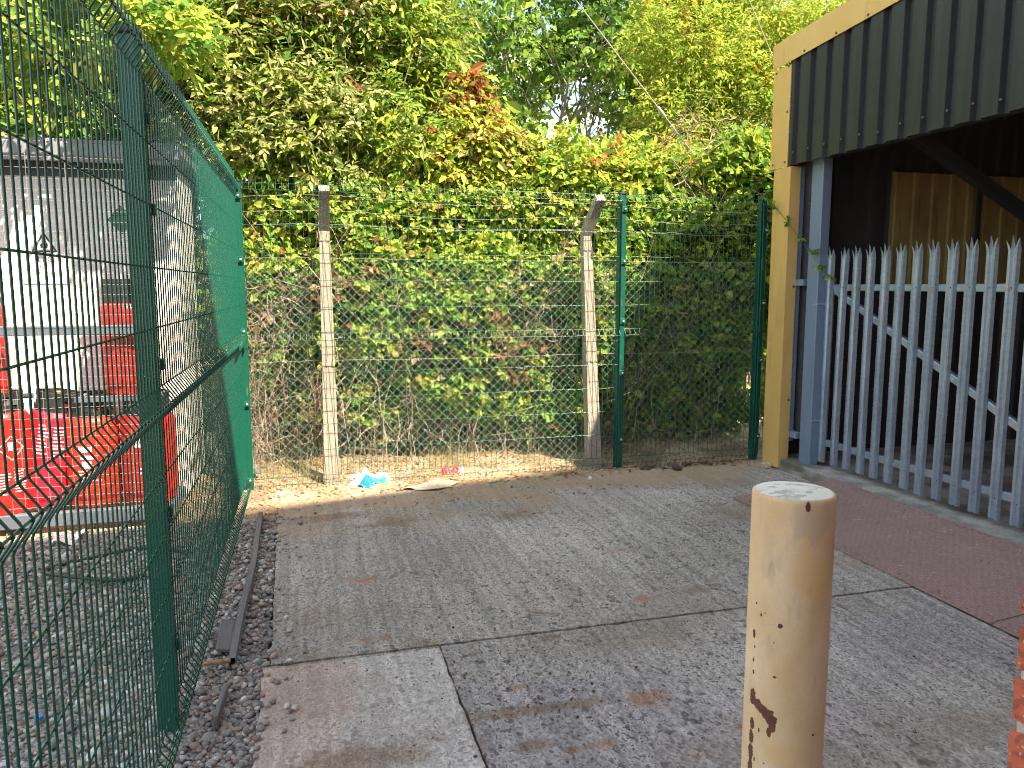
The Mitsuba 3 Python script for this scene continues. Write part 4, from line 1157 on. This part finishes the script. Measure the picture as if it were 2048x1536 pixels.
shrub("hedge_shrub", "rounded yellow green hedge shrub with orange tinged leaves right of the red one",
      [(2.6, 7.4, 2.55, .65, .5, .55), (3.3, 7.6, 2.6, .65, .5, .55), (2.1, 7.3, 2.3, .6, .4, .4), (3.85, 7.7, 2.5, .5, .45, .6)],
      5200, [(YG, 4), (G1, 3), ((0.42, 0.33, 0.07), 1.2), (G2, 1)], K=6, L=0.066, Wd=0.034, seed=4, gap=0.37, stems=36, foot=[(2.7, 7.7, 0), (3.5, 7.8, 0)],
      zones=[(lambda p: 0.2 * (meshkit.fbm(p * 2.9, 2, seed=78) > 0.58), [(RD, 2), ((0.36, 0.22, 0.04), 2)])])
shrub("willow_tree", "loose bright yellow green tree above the shelter's yellow trim",
      [(4.6, 8.7, 4.3, .9, .7, .75), (5.5, 8.9, 4.7, 1.0, .7, .8), (4.35, 8.5, 3.5, .6, .5, .6), (5.3, 8.6, 3.7, .8, .5, .7), (4.7, 9.0, 5.2, .9, .6, .6), (6.4, 9.1, 5.2, .9, .6, .8)],
      8200, [(YG, 5), ((0.42, 0.50, 0.09), 3), (G1, 2)], K=7, step=0.035, L=0.060, Wd=0.020, seed=5, gap=0.41, stems=50, foot=[(4.9, 9.2, 0), (5.8, 9.4, 0)], droop=0.3, cat_="tree",
      zones=[(lambda p: 0.12 * (meshkit.fbm(p * 2.7, 2, seed=79) > 0.6), [((0.38, 0.20, 0.04), 1)])])

# bramble bank behind the fences, its lower part mostly bare canes
def bramble_cull(p, r):
    bare = np.clip((1.75 - p[:, 2]) / 0.5, 0, 1) * np.clip((1.9 - p[:, 0] + 1.1 * (meshkit.fbm(p * 1.4, 2, seed=90) - 0.5)) / 1.2, 0.25, 1)
    low = np.clip((0.55 - p[:, 2]) / 0.4, 0, 1) * 0.5
    return (r.random(len(p)) > bare * 0.5 + low) & (p[:, 1] > 6.52 + 0.03 * p[:, 2])


shrub("bramble_bank", "sunlit bank of brambles pressing against the chain link between the concrete posts",
      [(0.1, 7.42, 2.2, .75, .5, .5), (0.9, 7.42, 2.15, .75, .5, .5), (1.7, 7.42, 2.1, .75, .5, .5), (2.5, 7.42, 2.1, .7, .5, .5), (0.7, 7.2, 1.75, .6, .45, .4), (1.6, 7.15, 1.7, .6, .45, .4), (2.4, 7.2, 1.7, .6, .45, .4), (-0.3, 7.25, 1.4, .6, .45, .8), (0.5, 7.15, 1.4, .65, .5, .7), (1.2, 7.05, 1.25, .6, .5, .6), (1.75, 7.0, 1.2, .55, .5, .5), (2.5, 7.1, 1.3, .6, .5, .7), (1.5, 6.95, 0.75, .6, .4, .4), (2.3, 7.0, 0.6, .6, .4, .45), (0.4, 7.2, 0.5, .8, .4, .5)],
      21000, [(YG, 3.8), (G1, 3.4), (G2, 1.2), ((0.42, 0.36, 0.09), .8)], K=3, step=0.05, L=0.055, Wd=0.042, seed=6, gap=0.36, stems=0, droop=0.2, trifoliate=True, cull=bramble_cull, bark=(0.2, 0.11, 0.09),
      zones=[(lambda p: 0.55 * (p[:, 2] < 1.7) * (meshkit.fbm(p * 1.9, 2, seed=80) > 0.53), [(BR_, 2), (ST, 1), ((0.25, 0.12, 0.08), 1)]), (lambda p: 0.06 + 0 * p[:, 2], [(BR_, 1), (RD, 0.15), (ST, .8)])])
shrub("bramble_bank", "dark shaded brambles and bare twigs beside the shelter's corner",
      [(3.2, 7.2, 1.6, .6, .5, .9), (3.9, 7.2, 1.7, .6, .5, .9), (4.6, 7.0, 2.0, .6, .5, .9), (3.6, 7.1, 0.7, .9, .4, .6), (3.9, 7.3, 0.35, .9, .3, .4), (4.4, 6.95, 0.9, .6, .4, .7), (4.4, 7.2, 2.75, .6, .4, .45)],
      7600, [(YG, 3.8), (G1, 3.4), (G2, 1.2)], K=3, step=0.055, L=0.060, Wd=0.046, seed=7, gap=0.36, stems=0, droop=0.2, trifoliate=True, cull=lambda p, r: (p[:, 1] > 6.62), bark=(0.16, 0.10, 0.08))


def canes(key, n, x0, x1, h, seed, col, ra=(0.0016, 0.0042), y0=6.66, y1=7.6):
    """Arching bare canes and dead stems."""
    r = np.random.default_rng(seed)
    x, y = x0 + (x1 - x0) * r.random(n) ** 2.0, r.uniform(y0, y1, n)
    H = h * r.uniform(0.35, 1.1, n)
    lean = r.normal(0, 0.42, n)
    s = np.linspace(0, 1, 9)
    P = np.zeros((n, 9, 3))
    P[..., 0] = x[:, None] + lean[:, None] * s ** 1.5 * H[:, None] + 0.02 * r.normal(0, 1, (n, 9))
    P[..., 1] = np.maximum(y[:, None] - 0.25 * r.random((n, 1)) * s ** 2 + 0.015 * r.normal(0, 1, (n, 9)), BYF + 0.30 + 0.02 * r.random((n, 1)))
    P[..., 2] = H[:, None] * (s * 1.25 - 0.42 * r.uniform(0, 1.5, (n, 1)) * s ** 2.4)
    R = np.linspace(1, 0.45, 9)[None] * r.uniform(*ra, (n, 1))
    c = np.array(col)[r.integers(0, len(col), n)] * np.exp(r.normal(0, 0.25, (n, 1)))
    put(key, "canes", tubes(P, R, 4, caps=False), "m_bark", smooth=True, color=np.repeat(c, 36, 0), kind="stuff")


def tangle(key, n, x0, x1, z0, z1, seed, col, y0=6.62, y1=7.2):
    """Short crooked dead twigs in every direction."""
    r = np.random.default_rng(seed)
    c0 = np.stack([x0 + (x1 - x0) * r.random(n) ** 1.5, y0 + (y1 - y0) * r.random(n) ** 1.4, z0 + (z1 - z0) * r.random(n)], -1)
    d = unit(r.normal(0, 1, (n, 3)) * [1, 0.5, 1.0] + [0, 0, 0.15])
    s = np.linspace(-0.5, 0.5, 5)
    P = c0[:, None] + d[:, None] * (s[None, :, None] * r.uniform(0.15, 0.55, (n, 1, 1))) + r.normal(0, 0.012, (n, 5, 3))
    P[..., 1] = np.maximum(P[..., 1], BYF + 0.32)
    P[..., 2] = np.maximum(P[..., 2], 0.03)
    R = np.linspace(1, 0.5, 5)[None] * r.uniform(0.0016, 0.0040, (n, 1))
    c = np.array(col)[r.integers(0, len(col), n)] * np.exp(r.normal(0, 0.25, (n, 1)))
    put(key, "dead_twigs", tubes(P, R, 3, caps=False), "m_bark", color=np.repeat(c, 15, 0), kind="stuff")


DEAD = [(0.46, 0.34, 0.28), (0.54, 0.45, 0.38), (0.34, 0.19, 0.15), (0.42, 0.32, 0.23), (0.20, 0.12, 0.10)]
canes("bramble_bank", 330, -0.6, 2.75, 1.9, 31, DEAD)
tangle("bramble_bank", 1000, -0.55, 2.7, 0.05, 1.65, 32, DEAD)
canes("bramble_bank_001", 120, 2.8, 4.9, 2.3, 33, DEAD)
tangle("bramble_bank_001", 220, 2.8, 4.6, 0.05, 1.9, 34, DEAD)
tangle("bramble_bank_001", 240, 3.7, 4.9, 2.2, 3.3, 35, DEAD, 7.0, 7.7)

# weed stems and dry grass
def grass(key, name, XY, zf, h, seed, cols, r_=0.0012):
    r = np.random.default_rng(seed)
    n = len(XY)
    s = np.linspace(0, 1, 5)
    a, b = r.uniform(0, 6.283, n), np.abs(r.normal(0, 0.5, n))
    H = h * np.exp(r.normal(0, 0.35, n))
    P = np.zeros((n, 5, 3))
    P[..., 0] = XY[:, :1] + (np.cos(a) * b * H)[:, None] * s ** 1.7
    P[..., 1] = XY[:, 1:] + (np.sin(a) * b * H)[:, None] * s ** 1.7
    P[..., 2] = zf(XY[:, 0], XY[:, 1])[:, None] + H[:, None] * s * (1 - 0.3 * b[:, None] * s)
    c = np.array(cols)[r.integers(0, len(cols), n)] * np.exp(r.normal(0, 0.2, (n, 1)))
    put(key, name, tubes(P, np.linspace(1, 0.3, 5)[None] * r_ * np.ones((n, 1)), 3, caps=False), "m_bark", color=np.repeat(c, 15, 0), kind="stuff")


gr = thing("dry_grass", "dry grass and weeds along the foot of the back fence", "grass", kind="stuff")
P = scatter(-0.4, 4.1, 6.22, 6.85, 2600, 61, lambda x, y, r: meshkit.fbm(np.stack([x * 2.6, y * 2.6, x * 0], -1), 2, seed=5) > 0.47)
grass(gr, "blades", P, verge_z, 0.12, 62, [(0.42, 0.33, 0.17), (0.34, 0.28, 0.13), (0.20, 0.22, 0.06), (0.30, 0.2, 0.11)])
tf = thing("grass_tuft", "small dry grass tuft growing where the concrete joints meet", "grass")
P = np.stack([rng.normal(0.50, 0.035, 60), rng.normal(3.26, 0.010, 60)], -1)
grass(tf, "blades", P, lambda x, y: x * 0 - 0.01, 0.045, 63, [(0.42, 0.33, 0.17), (0.34, 0.28, 0.13), (0.2, 0.22, 0.07)], 0.0009)

lit = thing("leaf_litter", "fallen dry leaves scattered along the back of the yard", "leaves", kind="stuff")
P = np.vstack([scatter(-0.5, 4.1, 5.95, 6.9, 1500, 71, lambda x, y, r: r.random(len(x)) < 0.9 - 0.12 * x), scatter(-2.4, -0.2, 5.3, 7.3, 380, 72), scatter(-0.4, 2.6, 5.4, 6.1, 90, 73)])
r = np.random.default_rng(74)
n = len(P)
z = np.where((P[:, 1] > 5.7) & (P[:, 0] > -3), np.maximum(verge_z(P[:, 0], P[:, 1]), np.where(P[:, 0] > -0.2, 0.0, -1)), np.maximum(gravel_z(P[:, 0], P[:, 1]) + 0.015, 0)) + 0.004
m, c = leaf_mesh(np.append(P, z[:, None], 1), np.stack([r.normal(0, 1, n), r.normal(0, 1, n), r.normal(0, 0.18, n)], -1), unit(np.stack([r.normal(0, .4, n), r.normal(0, .4, n), np.ones(n)], -1)), r.uniform(0.018, 0.042, n), r.uniform(0.010, 0.022, n),
                 pick(r, n, [((0.40, 0.27, 0.12), 3), ((0.30, 0.17, 0.08), 3), ((0.5, 0.38, 0.2), 2), ((0.17, 0.10, 0.06), 2)]), 0.1)
put(lit, None, m, "m_leaf", color=c)


# overhanging branch above the store, dappling its wall
shrub("overhanging_branch", "leafy branches hanging over the white store's roof",
      [(-2.1, 5.55, 3.12, .6, .3, .2), (-1.35, 5.5, 3.12, .5, .3, .2), (-0.8, 5.45, 3.2, .4, .3, .25), (-2.3, 5.75, 3.55, .55, .35, .30), (-1.7, 5.7, 3.75, .6, .35, .32), (-1.15, 5.6, 3.95, .5, .35, .35), (-0.75, 5.7, 4.25, .5, .35, .4), (-1.55, 6.4, 3.3, .55, .4, .3), (-0.95, 6.5, 3.5, .4, .4, .4)],
      2500, [(G1, 3), (YG, 3), (G2, 2)], K=6, step=0.038, L=0.072, Wd=0.032, seed=21, gap=0.40, stems=26, foot=[(-1.2, 7.8, 2.6), (-2.0, 7.9, 2.6)], droop=0.3, cat_="branch", front=0.2)


# ----------------------------------------------------------------- trees behind, thin enough to show the sky
def tree(name, label, x, y, h, r0, seed, pal, n_leaf, lean=(0, 0), spread=0.55, bark=(0.36, 0.34, 0.31), L=0.11, fork=0.3):
    r = np.random.default_rng(seed)
    t = thing(name, label, "tree")
    tips, small, cols = [], [], []

    def grow(p, d, length, rad, depth):
        s = np.linspace(0, 1, 9)
        q = p + d * length * s[:, None] + unit(np.cross(d, r.normal(0, 1, 3)))[None] * (0.07 * length * np.sin(s * math.pi))[:, None] + np.cumsum(r.normal(0, 0.012 * length, (9, 3)), 0)
        R = rad * np.linspace(1, 0.55, 9)
        if depth <= 1:
            put(t, "trunk" if depth == 0 else "limb", tubes(q[None], R[None], 8), "m_bark", smooth=True, color=np.repeat(np.array([bark]) * r.uniform(0.85, 1.1), 72, 0))
        else:
            small.append((q, R))
        if depth >= 4:
            tips.append(q[-1])
            tips.append(q[6])
            return
        for k in range(3 if depth else 5):
            f = r.uniform(0.35 if depth else fork, 1.0) if k else 1.0
            i = int(f * 8)
            nd = unit(d * 0.9 + unit(r.normal(0, 1, 3)) * (spread + 0.1 * depth) + [0, 0, 0.16])
            grow(q[i], nd, length * r.uniform(0.52, 0.72), R[i] * r.uniform(0.5, 0.68), depth + 1)
    grow(np.array([x, y, -0.2]), unit(np.array([lean[0], lean[1], 1.0])), h * 0.42, r0, 0)
    for sel in (2, 3, 4):
        pass
    Q, RR = np.array([a for a, b in small]), np.array([b for a, b in small])
    put(t, "twigs", tubes(Q, np.maximum(RR, 0.004), 5, caps=False), "m_bark", smooth=True, color=np.repeat(np.array([bark]) * np.exp(r.normal(0, 0.2, (len(Q), 1))), 45, 0), kind="stuff")
    tips = np.array(tips)
    P = tips[r.integers(0, len(tips), n_leaf)] + r.normal(0, 0.26, (n_leaf, 3))
    tw = unit(r.normal(0, 1, P.shape) + [0, 0, 0.1])
    (m, c), _ = sprays(r, P, tw, 5, 0.06, L, L * 0.62, pick(r, n_leaf, pal), 0.35)
    put(t, "crown", m, "m_leaf", color=c, kind="stuff")


BG = [(G2, 4), (G1, 3), ((0.10, 0.15, 0.05), 1)]
tree("tall_tree", "tall grey trunked tree in the gap behind the red shrub, leftmost of the open trees", 4.35, 14.5, 9.5, 0.11, 101, BG, 1500)
tree("tall_tree", "pale barked tree with a forked trunk in the middle of the sky gap", 6.3, 15.0, 10.0, 0.13, 102, BG, 1900, lean=(-0.05, 0), fork=0.25, spread=0.65)
tree("tall_tree", "dark crowned tree behind the yellow green willow", 8.6, 16.0, 10.5, 0.14, 103, BG, 3600)
tree("tall_tree", "dark tree high above the dogwood, left of the sky gap", 2.6, 15.5, 10.5, 0.13, 104, BG, 2300)
tree("tall_tree", "tree standing behind the elder shrub at the upper left", -0.8, 13.5, 9.0, 0.13, 105, [(G2, 3), (G1, 3)], 4200)
tree("tall_tree", "tree standing behind the white store and its leafy tree", -3.8, 12.5, 9.0, 0.13, 106, [(G2, 3), (G1, 3)], 4200)
shrub("backing_hedge", "dense hedge filling the back of the scrub, seen through the gaps",
      [(x, 9.8 + 0.3 * math.sin(x * 2.1), z, .95, .5, .95) for x in np.arange(-4.2, 8.6, 0.95) for z in ((0.9, 2.2, 3.3, 4.4) if x < 1.2 or x > 5.4 else (0.9, 2.0, 2.7 + 0.15 * math.sin(x * 3)))],
      8500, [(YG, 2), (G2, 3), (G1, 3)], K=6, step=0.065, L=0.14, Wd=0.078, seed=41, gap=0.30, stems=60, foot=[(x, 10.2, 0) for x in range(-4, 8)], cat_="hedge", front=0.75)

# bramble shoot crossing the yellow trim
sh = thing("bramble_shoot", "thin bramble shoot with small leaves hanging across the yellow trim", "bramble")
pts = np.array([(4.02, 6.55, 2.52), (3.97, 6.2, 2.44), (3.955, 5.98, 2.34), (3.97, 5.78, 2.18), (4.01, 5.65, 2.03), (4.05, 5.52, 1.88), (4.09, 5.42, 1.76), (4.12, 5.35, 1.68)])
ts = np.linspace(0, 1, 24)
sp = np.stack([np.interp(ts, np.linspace(0, 1, 8), pts[:, k]) for k in range(3)], -1)
put(sh, "stem", tubes(sp[None], np.linspace(0.0032, 0.0014, 24)[None], 5), "m_bark", smooth=True, color=np.repeat(np.array([(0.13, 0.12, 0.06)]), 120, 0))
r = np.random.default_rng(88)
ii = np.repeat(np.array([2, 5, 8, 11, 14, 17, 20, 23]), 2)
Pp = sp[ii]
tw = unit(r.normal(0, 0.8, Pp.shape) + [-0.35, -0.3, 0.1])
(m, c), _ = sprays(r, Pp, tw, 2, 0.03, 0.042, 0.032, pick(r, len(Pp), [(G2, 2), (G1, 2)]), 0.25, trifoliate=True)
put(sh, "leaves", m, "m_leaf", color=c, kind="stuff")

# guy wire
gw = thing("guy_wire", "thin grey guy wire slanting down through the trees into the brambles", "wire")
put(gw, "wire", tubes(np.array([[3.99, 7.1, 2.72], [3.3, 7.16, 3.5], [2.55, 7.22, 4.34], [1.2, 7.33, 5.85]])[None], 0.0062, 8), "m_cable", smooth=True)
put(gw, "sleeve", tubes(np.array([[4.16, 7.085, 2.50], [3.98, 7.10, 2.73]])[None], 0.017, 8), "m_dark_steel", smooth=True)
put(gw, "grip", tubes(np.array([[3.52, 7.14, 3.25], [3.44, 7.147, 3.34]])[None], 0.019, 8), "m_galv_wire", smooth=True)
cw = thing("overhead_cable", "thin overhead cable coming down behind the shelter's verge", "cable")
put(cw, None, tubes(np.array([[5.0, 7.6, 4.05], [4.6, 7.6, 4.75], [4.2, 7.6, 5.45]])[None], 0.0055, 6), "m_cable", smooth=True)
